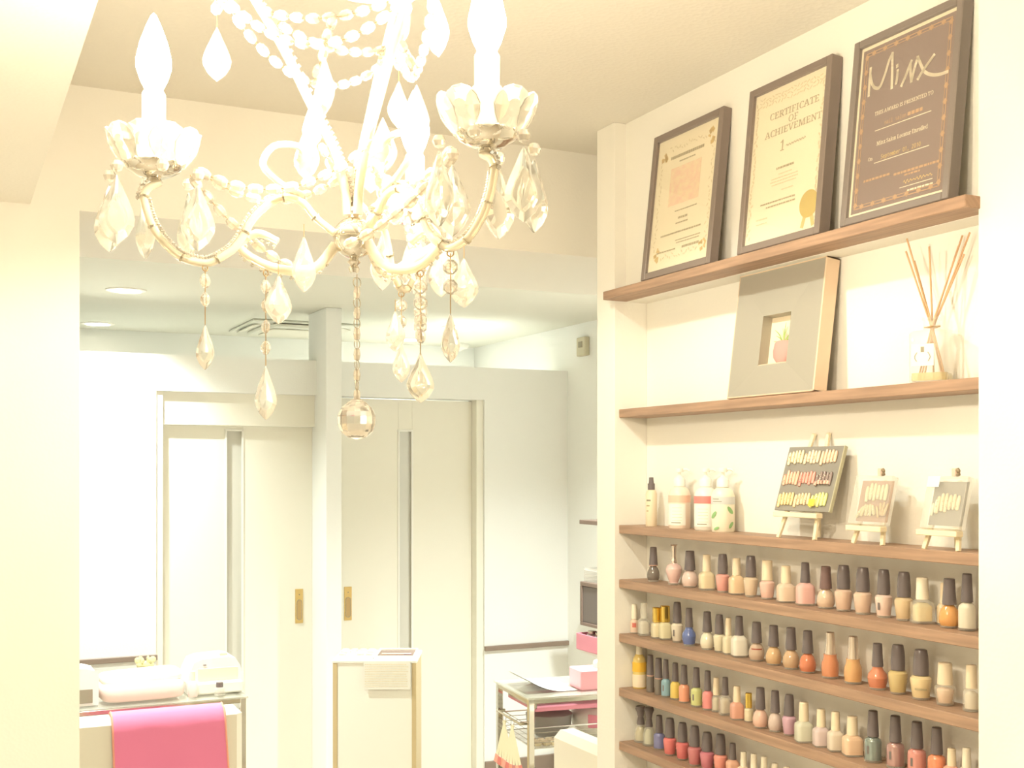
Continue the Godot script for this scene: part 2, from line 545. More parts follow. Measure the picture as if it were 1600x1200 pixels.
# ---------------------------------------------------------------- niche
func shelves() -> void:
	var names := ["uppermost", "second", "third", "fourth", "fifth", "sixth", "seventh"]
	var says := ["uppermost brown wood shelf, carrying the framed certificates", "second brown wood shelf, carrying the silver frame and reed diffuser",
		"third brown wood shelf, carrying pump bottles and small easels", "fourth brown wood shelf, carrying the top row of nail polish",
		"fifth brown wood shelf, carrying the second row of nail polish", "sixth brown wood shelf, carrying the third row of nail polish",
		"lowest brown wood shelf in view, carrying red nail polish"]
	var tops := [2.0203, 1.745, 1.4715, 1.343, 1.215, 1.087, 0.960]
	for i in tops.size():
		var s := span(1.442, BACK, tops[i] - 0.0195, tops[i], NEAR, FAR, 0.0012)
		if i == 0:
			s = span(1.3986, BACK - 0.0005, tops[i] - 0.0195, tops[i], NEAR - 0.003, FAR, 0.0012)
		var o := part(numbered("shelf"), s[0], M.wood, self, s[1])
		o.set_meta("label", says[i])
		o.set_meta("category", "shelf")
		o.set_meta("group", "brown shelves of the wall niche")
	# the niche goes on below the picture
	for k in 1:
		var y := 0.833
		var s := span(1.442, BACK, y - 0.0195, y, NEAR, FAR, 0.0012)
		var o := part(numbered("shelf"), s[0], M.wood, self, s[1])
		o.set_meta("label", "brown wood shelf below the lowest polish row")
		o.set_meta("category", "shelf")
		o.set_meta("group", "brown shelves of the wall niche")

func picture(called: String, label: String, d: float, w: float, h: float, border: float, thick: float, base_x: float, y: float, lean: float, fm: Material, paper_m: Material) -> Array:
	var t := thing(called, label, "picture frame", v(base_x, y, d), -PI / 2, "")
	t.rotation = Vector3(-lean, -PI / 2, 0)
	for s in [-1, 1]:
		part("side_rail", box(Vector3(border, h, thick), 0.0015), fm, t, Vector3(s * (w - border) / 2, h / 2, thick / 2))
	part("top_rail", box(Vector3(w - 2 * border, border, thick), 0.0015), fm, t, Vector3(0, h - border / 2, thick / 2))
	part("bottom_rail", box(Vector3(w - 2 * border, border, thick), 0.0015), fm, t, Vector3(0, border / 2, thick / 2))
	var iw := w - 2 * border
	var ih := h - 2 * border
	part("backing_board", box(Vector3(iw, ih, 0.004)), M.grey_card, t, Vector3(0, h / 2, 0.004))
	var p := part("sheet", box(Vector3(iw, ih, 0.0012)), paper_m, t, Vector3(0, h / 2, thick - 0.0085))
	part("glass", box(Vector3(iw, ih, 0.0012)), M.picture_pane, t, Vector3(0, h / 2, thick - 0.0045))
	return [t, p]

func strip(parent: Node3D, called: String, x0: float, x1: float, y: float, z: float, h: float, m: Material) -> void:
	part(called, box(Vector3(x1 - x0, h, 0.0003)), m, parent, Vector3((x0 + x1) / 2, y, z))

func ribbon(pts: Array, w: float) -> ArrayMesh:
	# flat brush strokes in the xy plane
	var st := begin()
	st.set_smooth_group(-1)
	var n := pts.size()
	for i in n - 1:
		var a: Vector3 = pts[i]
		var b: Vector3 = pts[i + 1]
		var s := (b - a).normalized().cross(Vector3.BACK) * w / 2
		var e := (b - a).normalized() * w * 0.3
		var inside := (a + b) / 2 - Vector3(0, 0, 1)
		quad(st, a - s - e, a + s - e, b + s + e, b - s + e, inside)
	return done(st)

func certificates() -> void:
	var y := 2.0203
	# 1: small certificate with a peach picture
	var a := picture("picture_frame", "black framed certificate with a peach picture, leftmost on the top shelf", 2.108, 0.262, 0.327, 0.0155, 0.022, 1.426, y, 0.112, M.frame_black, M.paper)
	var p: Node3D = a[1]
	var z := 0.0012
	rng.seed = 4
	for sx in [-1, 1]:
		for sy in [-1, 1]:
			var st := begin()
			for k in 7:
				add_box(st, Vector3(sx * (0.098 - rng.randf() * 0.02), sy * (0.128 - rng.randf() * 0.028), z), Vector3(rng.randf_range(0.004, 0.012), rng.randf_range(0.004, 0.012), 0.0003), 0, Basis(Vector3.BACK, rng.randf() * 3))
			part("corner_ornament", done(st), M.ink_gold, p)
	for sx in [-1, 1]:
		var st := begin()
		for k in 22:
			add_box(st, Vector3(sx * 0.097 + rng.randf_range(-0.005, 0.005), -0.1 + k * 0.0095, z), Vector3(0.0022, 0.007, 0.0003), 0, Basis(Vector3.BACK, rng.randf_range(-1, 1)))
		part("border_scroll", done(st), M.ink_faint, p)
	for sy in [-1, 1]:
		var st := begin()
		for k in 16:
			add_box(st, Vector3(-0.066 + k * 0.0088, sy * 0.121 + rng.randf_range(-0.005, 0.005), z), Vector3(0.007, 0.0022, 0.0003), 0, Basis(Vector3.BACK, rng.randf_range(-1, 1)))
		part("border_scroll", done(st), M.ink_faint, p)
	fine_print(p, 0.0, 0.100, z, 0.125, 0.0065, M.ink, 31)
	fine_print(p, 0.0, 0.087, z, 0.055, 0.003, M.ink, 32)
	var img := mat(Color(1, 1, 1), 0.7)
	img.albedo_texture = grain(96, 96, 0.05, 0.05, Color(0.95, 0.87, 0.72), Color(0.94, 0.79, 0.69), 9)
	var pic := QuadMesh.new()
	pic.size = Vector2(0.115, 0.085)
	part("printed_picture", pic, img, p, Vector3(0.0, 0.033, z))
	for l in [[-0.024, 0.075, 0.0025, 0.01], [-0.041, 0.034, 0.0045, 0.005], [-0.052, 0.04, 0.003, 0.0], [-0.072, 0.15, 0.0035, 0.0], [-0.09, 0.09, 0.002, 0.03], [-0.096, 0.08, 0.002, 0.03], [-0.108, 0.07, 0.003, -0.05], [-0.108, 0.055, 0.005, 0.04]]:
		fine_print(p, l[3], l[0], z, l[1], l[2], M.ink, int(l[1] * 3000))
	# 2: certificate of achievement
	a = picture("picture_frame", "black framed cream certificate of achievement with gold seal, middle of the top shelf", 1.766, 0.24, 0.327, 0.0145, 0.026, 1.430, y, 0.098, M.frame_black, M.paper)
	p = a[1]
	words(p, "CERTIFICATE", 0.014, 0.0945, z, 0.0172, M.ink, true, 1.3)
	words(p, "OF", 0.014, 0.0775, z, 0.0172, M.ink, true, 1.25)
	words(p, "ACHIEVEMENT", 0.014, 0.0605, z, 0.0172, M.ink, true, 1.3)
	words(p, "1", -0.012, 0.030, z, 0.028, M.ink)
	var sig := []
	for k in 26:
		sig.append(Vector3(0.0 + k * 0.0022, 0.027 + sin(k * 1.9) * 0.0022 + k * 0.0001, z + 0.0003))
	part("signature", ribbon(sig, 0.0013), M.ink, p)
	for l in [[-0.012, 0.05, 0.004, 0.0], [-0.024, 0.034, 0.002, 0.0], [-0.031, 0.075, 0.0018, 0.0], [-0.037, 0.08, 0.0018, 0.0], [-0.043, 0.07, 0.0018, 0.0], [-0.056, 0.03, 0.002, 0.01], [-0.075, 0.1, 0.0028, -0.015], [-0.083, 0.085, 0.0028, -0.005], [-0.103, 0.03, 0.0025, -0.06], [-0.112, 0.028, 0.002, -0.06]]:
		fine_print(p, l[3], l[0], z, l[1], l[2], M.ink_faint if l[2] < 0.0026 else M.ink, int(l[1] * 5000) + 3)
	rng.seed = 12
	for sx in [-1, 1]:
		var st := begin()
		for k in 34:
			add_box(st, Vector3(sx * 0.096 + rng.randf_range(-0.004, 0.004), -0.135 + k * 0.008, z), Vector3(0.003, 0.007, 0.0003), 0, Basis(Vector3.BACK, rng.randf_range(-1, 1)))
		part("border_scroll", done(st), M.ink_faint, p)
	var stt := begin()
	for k in 60:
		add_box(stt, Vector3(-0.088 + (k % 20) * 0.0092, 0.122 + (k / 20) * 0.007 + rng.randf_range(-0.002, 0.002), z), Vector3(0.0075, 0.002, 0.0003), 0, Basis(Vector3.BACK, rng.randf_range(-1, 1)))
	part("border_scroll", done(stt), M.ink_faint, p)
	var seal := part("seal", lathe("seal", [Vector2(0, 0), Vector2(0.0255, 0), Vector2(0.0258, 0.0006), Vector2(0.022, 0.0012), Vector2(0, 0.0012)], 32), mat(Color(0.83, 0.73, 0.4), 0.35, 0.3), p, Vector3(0.078, -0.1, 0.0008), Basis(Vector3.RIGHT, PI / 2))
	for s in [-1, 1]:
		part("seal_ribbon", box(Vector3(0.0085, 0.034, 0.0005)), M.ink_gold, p, Vector3(0.078 + s * 0.0105, -0.126, 0.001), Basis(Vector3.BACK, s * 0.3))
	# 3: dark award
	a = picture("picture_frame", "dark brown award with white brushed lettering in a black frame, rightmost on the top shelf", 1.470, 0.245, 0.327, 0.0135, 0.024, 1.428, y, 0.106, M.frame_dark, M.paper)
	p = a[1]
	part("printed_panel", box(Vector3(0.208, 0.288, 0.0004)), M.paper_dark, p, Vector3(0, 0, 0.0006))
	z = 0.0013
	var oy := -0.1635
	var strokes := [
		[[-0.0826, 0.2235], [-0.0832, 0.2476], [-0.0832, 0.2723]],
		[[-0.0834, 0.2617], [-0.0764, 0.2427], [-0.0667, 0.2325], [-0.056, 0.2324], [-0.0463, 0.2516], [-0.0399, 0.2704], [-0.0328, 0.2824]],
		[[-0.0328, 0.2824], [-0.0301, 0.2535], [-0.0277, 0.2208]],
		[[-0.0169, 0.248], [-0.017, 0.2357], [-0.018, 0.2256]],
		[[-0.0192, 0.2575], [-0.0187, 0.2545]],
		[[-0.0054, 0.218], [0.0015, 0.23], [0.0081, 0.2442], [0.0135, 0.2545]],
		[[0.0115, 0.2512], [0.0135, 0.2344], [0.0168, 0.2186]],
		[[0.0168, 0.2186], [0.0205, 0.2349], [0.0268, 0.2565]],
		[[0.0268, 0.2565], [0.0312, 0.2489], [0.0441, 0.2275], [0.0608, 0.2165], [0.0782, 0.2117], [0.0949, 0.2109]],
		[[0.0633, 0.2484], [0.0515, 0.2385], [0.0405, 0.2287], [0.0313, 0.2182]]]
	for s in strokes:
		var pts := []
		for q in s:
			pts.append(Vector3(q[0], q[1] + oy, z + 0.0004))
		part("lettering", ribbon(curve(pts, 5), 0.0056), M.ink_white, p)
	words(p, "THIS AWARD IS PRESENTED TO", 0.002, 0.186 + oy, z, 0.0085, M.ink_white, true, 1.02)
	words(p, "nail salon", -0.014, 0.1650 + oy, z, 0.0098, M.ink_copper, true, 0.85, true)
	fine_print(p, 0.028, 0.165 + oy, z, 0.028, 0.006, M.ink_copper, 61)
	strip(p, "ruled_line", -0.0604, 0.0662, 0.156 + oy, z, 0.0012, M.ink_white)
	words(p, "Minx Salon Locator Enrolled", 0.004, 0.1320 + oy, z, 0.0092, M.ink_white, true, 0.92)
	words(p, "On", -0.066, 0.1085 + oy, z, 0.0078, M.ink_white)
	words(p, "September 01, 2010", 0.004, 0.1065 + oy, z, 0.0098, M.ink_gold, true, 0.85, true)
	strip(p, "ruled_line", -0.0559, 0.0674, 0.0992 + oy, z, 0.0012, M.ink_white)
	fine_print(p, -0.048, 0.0722 + oy, z, 0.06, 0.004, M.ink_copper, 71)
	fine_print(p, 0.042, 0.0682 + oy, z, 0.098, 0.004, M.ink_copper, 72)
	fine_print(p, 0.035, 0.0622 + oy, z, 0.035, 0.003, M.ink_copper, 73)
	sig = []
	for k in 34:
		sig.append(Vector3(0.017 + k * 0.0019, 0.0503 + sin(k * 1.7) * 0.0024 * (1.0 + 0.5 * sin(k * 0.4)) + oy, z + 0.0003))
	part("signature", ribbon(sig, 0.0012), M.ink_gold, p)
	strip(p, "ruled_line", 0.0091, 0.0806, 0.0424 + oy, z, 0.0011, M.ink_white)
	fine_print(p, 0.052, 0.0346 + oy, z, 0.05, 0.0028, M.ink_white, 74)
	# chain border with diamonds
	for sx in [-1, 1]:
		var st := begin()
		add_box(st, Vector3(sx * 0.0965, 0, z), Vector3(0.0016, 0.272, 0.0003))
		add_box(st, Vector3(sx * 0.0915, 0, z), Vector3(0.0011, 0.262, 0.0003))
		for k in 11:
			add_box(st, Vector3(sx * 0.094, -0.13 + k * 0.026, z), Vector3(0.0075, 0.0075, 0.0003), 0, Basis(Vector3.BACK, PI / 4))
		part("chain_border", done(st), M.ink_copper, p)
		st = begin()
		add_box(st, Vector3(0, sx * 0.1365, z), Vector3(0.192, 0.0016, 0.0003))
		add_box(st, Vector3(0, sx * 0.1315, z), Vector3(0.182, 0.0011, 0.0003))
		for k in 7:
			add_box(st, Vector3(-0.078 + k * 0.026, sx * 0.134, z), Vector3(0.0075, 0.0075, 0.0003), 0, Basis(Vector3.BACK, PI / 4))
		part("chain_border", done(st), M.ink_copper, p)

func silver_frame() -> void:
	# a deep square frame whose wide mitred face slopes in to a small opening
	var t := thing("picture_frame", "wide silver square frame with a tiny potted plant in its opening, on the second shelf", "picture frame", v(1.482, 1.745, 1.847), -PI / 2)
	t.rotation = Vector3(-0.13, -PI / 2, 0)
	var w := 0.262
	var h := 0.252
	var th := 0.032
	var o := [Vector2(-w / 2, 0), Vector2(w / 2, 0), Vector2(w / 2, h), Vector2(-w / 2, h)]
	var ic := Vector2(-0.004, h * 0.44)
	var iw := 0.043
	var ih := 0.05
	var i_ := [ic + Vector2(-iw, -ih), ic + Vector2(iw, -ih), ic + Vector2(iw, ih), ic + Vector2(-iw, ih)]
	for k in 4:
		var a: Vector2 = o[k]
		var b: Vector2 = o[(k + 1) % 4]
		var c: Vector2 = i_[(k + 1) % 4]
		var d: Vector2 = i_[k]
		var st := begin()
		st.set_smooth_group(-1)
		var mid := Vector3((a.x + c.x) / 2, (a.y + c.y) / 2, 0.012)
		var zi := th - 0.005
		quad(st, Vector3(a.x, a.y, th), Vector3(b.x, b.y, th), Vector3(c.x, c.y, zi), Vector3(d.x, d.y, zi), mid)
		quad(st, Vector3(a.x, a.y, 0.004), Vector3(b.x, b.y, 0.004), Vector3(c.x, c.y, 0.004), Vector3(d.x, d.y, 0.004), mid)
		quad(st, Vector3(d.x, d.y, 0.004), Vector3(c.x, c.y, 0.004), Vector3(c.x, c.y, zi), Vector3(d.x, d.y, zi), Vector3(a.x, a.y, 0.01))
		part("mitred_face", done(st), M.silver_paint, t)
		var e := (b - a).normalized()
		var st2 := begin()
		add_box(st2, Vector3((a.x + b.x) / 2, (a.y + b.y) / 2, th / 2), Vector3((b - a).length() + 0.004, 0.004, th), 0.001, Basis(Vector3.BACK, e.angle()))
		part("outer_edge", done(st2), M.silver_edge, t)
	part("backing_board", box(Vector3(0.09, 0.105, 0.002)), mat(Color(0.95, 0.89, 0.78), 0.7), t, Vector3(ic.x, ic.y, 0.003))
	part("opening_floor", box(Vector3(iw * 2, 0.002, 0.022)), M.silver_edge, t, Vector3(ic.x, ic.y - ih + 0.001, 0.015))
	# the tiny pot and plant inside
	var q := part("pot", lathe("tiny_pot", [Vector2(0, 0), Vector2(0.012, 0), Vector2(0.0235, 0.012), Vector2(0.0262, 0.025), Vector2(0.0235, 0.04), Vector2(0.02, 0.044), Vector2(0.018, 0.041), Vector2(0, 0.04)], 20), mat(Color(0.86, 0.62, 0.58), 0.7), t, Vector3(ic.x + 0.014, ic.y - ih + 0.002, 0.0155), Basis.from_scale(Vector3(1, 1, 0.42)))
	rng.seed = 77
	for k in 9:
		var a := (k - 4) * 0.3 + rng.randf_range(-0.1, 0.1)
		var l := rng.randf_range(0.028, 0.046)
		var pts := [Vector3(0, 0.038, 0), Vector3(sin(a) * l * 0.5, 0.038 + cos(a) * l * 0.6, 0.006 * (k % 3 - 1)), Vector3(sin(a) * l * 1.15, 0.038 + cos(a) * l * 0.95, 0.01 * (k % 3 - 1))]
		part("leaf", tube(curve(pts, 4), 0.0021, 0.0004, 5), mat(Color(0.6, 0.7, 0.38), 0.6) if k % 2 == 0 else mat(Color(0.72, 0.78, 0.46), 0.6), q)

func diffuser() -> void:
	var t := thing("reed_diffuser", "square glass reed diffuser with brown reeds, right end of the second shelf", "diffuser", v(1.4785, 1.745, 1.452), -PI / 2 + 0.55)
	var w := 0.062
	var st := begin()
	add_lathe(st, [Vector2(0, 0.0005), Vector2(w / 2 - 0.001, 0.0005), Vector2(w / 2, 0.002), Vector2(w / 2, 0.081), Vector2(w / 2 - 0.003, 0.085), Vector2(0.013, 0.088), Vector2(0.0115, 0.091), Vector2(0.0115, 0.104), Vector2(0.0135, 0.1045), Vector2(0.0135, 0.1085), Vector2(0.0105, 0.1085)], 32, 9.0)
	part("bottle", done(st), pane(Color(1, 0.98, 0.93), 0.16, 0.04), t)
	st = begin()
	add_lathe(st, [Vector2(0, 0.003), Vector2(w / 2 - 0.003, 0.003), Vector2(w / 2 - 0.003, 0.016), Vector2(0, 0.016)], 32, 9.0)
	part("oil", done(st), pane(Color(0.93, 0.86, 0.55), 0.5, 0.05), t)
	var tag := part("label", box(Vector3(0.036, 0.036, 0.0004)), M.white_matte, t, Vector3(-0.008, 0.045, w / 2 + 0.0005))
	for s in [-1, 1]:
		var cv := []
		for k in 9:
			var a := -1.9 + k * 0.45
			cv.append(Vector3(s * (0.0095 + cos(a) * 0.0028), 0.004 - k * 0.0018, 0.0006))
		part("scroll_mark", ribbon(cv, 0.0012), M.grey_card, tag)
	part("crest", box(Vector3(0.0055, 0.009, 0.0003)), M.grey_card, tag, Vector3(0, 0.009, 0.0004))
	part("twine", tube(curve([Vector3(-0.012, 0.093, 0.001), Vector3(0, 0.0925, 0.0125), Vector3(0.0125, 0.094, 0), Vector3(0, 0.093, -0.0125), Vector3(-0.012, 0.0935, 0)], 6), 0.0012), M.wire, t)
	# foot and tip of each reed, seen from the front: the tips fan out
	var reeds := [[0.020, -0.045], [0.016, -0.038], [0.024, -0.031], [0.0, -0.002], [-0.020, 0.046], [-0.017, 0.053], [-0.010, 0.040], [-0.022, 0.062]]
	var k2 := 0
	for r in reeds:
		var z0 := 0.012 * (1 if k2 % 2 == 0 else -1)
		var y1: float = 0.225 + 0.02 * sin(k2 * 2.1)
		part("reed", tube([Vector3(r[0], 0.006, z0), Vector3((r[0] * 0.55 + r[1] * 0.45) * 0.25, 0.1, z0 * 0.3), Vector3(r[1], y1, -z0 * 0.9)], 0.0016, -1.0, 6), M.reed, t)
		k2 += 1

func toward_room(x: float, d: float) -> float:
	# the turn with which a label on the shelf looks out into the room
	return atan2(-x, d)

func pump_top(t: Node3D, y: float, m: Material) -> void:
	part("collar", lathe("pump_collar", [Vector2(0, 0), Vector2(0.0135, 0), Vector2(0.0135, 0.014), Vector2(0.0105, 0.019), Vector2(0.006, 0.022), Vector2(0.0045, 0.024), Vector2(0, 0.024)], 20), m, t, Vector3(0, y, 0))
	part("stem", lathe("pump_stem", [Vector2(0.0035, 0), Vector2(0.0035, 0.010)], 12), m, t, Vector3(0, y + 0.023, 0))
	var head := part("pump_head", lathe("pump_head", [Vector2(0, 0), Vector2(0.0085, 0), Vector2(0.0095, 0.003), Vector2(0.0085, 0.009), Vector2(0, 0.010)], 18), m, t, Vector3(0, y + 0.031, 0))
	part("nozzle", tube([Vector3(0.004, 0.006, 0), Vector3(0.016, 0.0065, 0.002), Vector3(0.022, 0.003, 0.003)], 0.0032, 0.0024, 8), m, head)

func band(t: Node3D, called: String, r: float, y0: float, y1: float, m: Material, a0 := -1.5, a1 := 1.5) -> MeshInstance3D:
	# a printed label wrapped round the front of a round bottle
	var st := begin()
	st.set_smooth_group(0)
	var n := 14
	for i in n:
		var p := lerpf(a0, a1, float(i) / n)
		var q := lerpf(a0, a1, float(i + 1) / n)
		quad(st, Vector3(sin(p) * r, y0, cos(p) * r), Vector3(sin(q) * r, y0, cos(q) * r), Vector3(sin(q) * r, y1, cos(q) * r), Vector3(sin(p) * r, y1, cos(p) * r), Vector3(0, (y0 + y1) / 2, 0))
	return part(called, done(st), m, t)

func toiletries() -> void:
	var y := 1.4715
	var x := 1.48
	# slim spray bottle
	var t := thing("spray_bottle", "slim frosted spray bottle with a dark grey nozzle, far left of the third shelf", "bottle", v(x, y, 2.312), toward_room(x, 2.312))
	part("body", lathe("spray_body", [Vector2(0, 0), Vector2(0.0125, 0), Vector2(0.0135, 0.002), Vector2(0.0135, 0.075), Vector2(0.0105, 0.083), Vector2(0.007, 0.085), Vector2(0, 0.085)], 24), mat(Color(0.93, 0.86, 0.74), 0.3), t)
	part("collar", lathe("spray_collar", [Vector2(0, 0), Vector2(0.0085, 0), Vector2(0.0085, 0.015), Vector2(0, 0.015)], 18), M.cap_K, t, Vector3(0, 0.084, 0))
	part("nozzle", lathe("spray_nozzle", [Vector2(0.0062, 0), Vector2(0.0052, 0.014), Vector2(0, 0.0145)], 16), M.cap_K, t, Vector3(0, 0.099, 0))
	for k in 3:
		band(t, "print", 0.0137, 0.058 - k * 0.012, 0.062 - k * 0.0125, M.grey_card if k == 0 else M.ink, -0.9, -0.1 - 0.2 * k)
	# three pump bottles
	var prof := [Vector2(0, 0), Vector2(0.0225, 0), Vector2(0.0245, 0.003), Vector2(0.0248, 0.066), Vector2(0.0245, 0.076), Vector2(0.021, 0.086), Vector2(0.0145, 0.092), Vector2(0.0115, 0.094), Vector2(0, 0.094)]
	var rows := [[2.196, "pump bottle with a salmon band and white label, nearest the spray bottle", Color(0.96, 0.88, 0.8), Color(0.96, 0.77, 0.67)],
		[2.108, "pump bottle with a bright red band and white label, middle of the three", Color(0.96, 0.93, 0.87), Color(0.93, 0.54, 0.51)],
		[2.034, "cream pump bottle printed with green leaves, nearest of the three", Color(0.95, 0.92, 0.83), Color(0.82, 0.82, 0.8)]]
	for i in 3:
		var d: float = rows[i][0]
		var xx := 1.488 if i == 1 else 1.480
		var o := thing("pump_bottle", rows[i][1], "bottle", v(xx, y, d), toward_room(xx, d), "pump bottles on the third shelf")
		part("body", lathe("pump_body", prof, 28), mat(rows[i][2], 0.3), o)
		pump_top(o, 0.094, M.white)
		band(o, "printed_band", 0.0251, 0.058, 0.074, mat(rows[i][3], 0.5))
		if i < 2:
			var lb := band(o, "paper_label", 0.0252, 0.008, 0.055, M.white_matte, -1.3, 0.55)
			for k in 5:
				band(lb, "print", 0.0253, 0.018 + k * 0.007, 0.0187 + k * 0.007, M.ink_faint, -0.7, 0.2)
			band(lb, "print", 0.0253, 0.0125, 0.0145, M.grey_card, -0.8, 0.1)
		else:
			for k in 2:
				band(o, "print", 0.0253, 0.0635 + k * 0.005, 0.065 + k * 0.005, M.grey_card, -0.95, -0.1 - 0.25 * k)
			for l in [[0.62, 0.046, 0.016, -0.7], [-0.82, 0.036, 0.0155, 0.75], [0.72, 0.015, 0.0135, 0.65], [-0.55, 0.008, 0.011, 1.2]]:
				var out := []
				for k in 14:
					var a := TAU * k / 14
					out.append(Vector2(cos(a) * l[2] * 0.27, sin(a) * l[2] * 0.62).rotated(-l[3]))
				var bb := Basis(Vector3.UP, l[0])
				part("leaf_print", slab("", out, 0.0004), mat(Color(0.56, 0.72, 0.48), 0.6), o, bb * Vector3(0, l[1], 0.0256), bb)

# ---------------------------------------------------------------- easels with nail samples
func tip_set(parent: Node3D, x: float, y: float, z: float, n: int, w: float, h: float, col: Color, seed_: int, curl := 0.0) -> void:
	rng.seed = seed_
	var st := begin()
	for k in n:
		var s := w / n
		var hh := h * rng.randf_range(0.85, 1.12)
		var b := Basis(Vector3.BACK, rng.randf_range(-0.05, 0.05) + curl * (k - n / 2.0)) * Basis(Vector3.RIGHT, PI / 2 * 0.0)
		var at := Vector3(x - w / 2 + s * (k + 0.5), y + rng.randf_range(-0.001, 0.001) - (0.004 if k == 0 else 0.0), z)
		add_lathe(st, [Vector2(0, -hh / 2), Vector2(s * 0.36, -hh * 0.44), Vector2(s * 0.46, -hh * 0.1), Vector2(s * 0.44, hh * 0.25), Vector2(s * 0.3, hh * 0.45), Vector2(0, hh / 2)], 8, 2.0, b * Basis.from_scale(Vector3(1, 1, 0.7)), at)
	var o := part("nail_tip_set", done(st), mat(col, 0.25), parent)
	# tiny stones and dots of paint on the tips
	st = begin()
	for k in n * 3:
		add_box(st, Vector3(x + rng.randf_range(-0.45, 0.45) * w, y + rng.randf_range(-0.45, 0.2) * h, z + w / n * 0.34), Vector3(0.0016, 0.0016, 0.0012), 0.0004, Basis(Vector3.BACK, rng.randf() * 3))
	var deco := Color(col.r * 0.8, col.g * 0.68, col.b * 0.66) if seed_ % 3 else Color(0.97, 0.94, 0.86)
	part("decoration", done(st), mat(deco, 0.3), o)

func easel(label: String, d: float, w: float, lean: float, tray_y: float, top: float, x0: float) -> Node3D:
	var t := thing("tabletop_easel", label, "easel", v(x0, 1.4715, d), -PI / 2, "miniature wooden easels on the third shelf")
	var sl := tan(lean)
	# front legs rise along the slope of the board; the third leg props them from behind
	for s in [-1.0, 1.0]:
		var a := Vector3(s * w * 0.42, 0, 0.0)
		var b := Vector3(s * w * 0.16, top, -top * sl)
		var st := begin()
		var ax := (b - a).normalized()
		var rt := ax.cross(Vector3.BACK).normalized()
		add_box(st, (a + b) / 2, Vector3(0.008, (b - a).length(), 0.006), 0.0007, Basis(rt, ax, rt.cross(ax)))
		part("front_leg", done(st), M.pine, t)
	var st3 := begin()
	var c := Vector3(0, top * 0.85, -top * 0.85 * sl - 0.006)
	var e := Vector3(0, 0.002, -minf(top * 0.85 * sl + 0.012, 0.055))
	var ax3 := (c - e).normalized()
	var rt3 := Vector3.RIGHT
	add_box(st3, (c + e) / 2, Vector3(0.007, (c - e).length(), 0.004), 0.0006, Basis(rt3, ax3, rt3.cross(ax3)))
	part("back_leg", done(st3), M.pine, t)
	part("tray", box(Vector3(w, 0.009, 0.016), 0.001), M.pine, t, Vector3(0, tray_y, 0.011 - tray_y * sl))
	return t

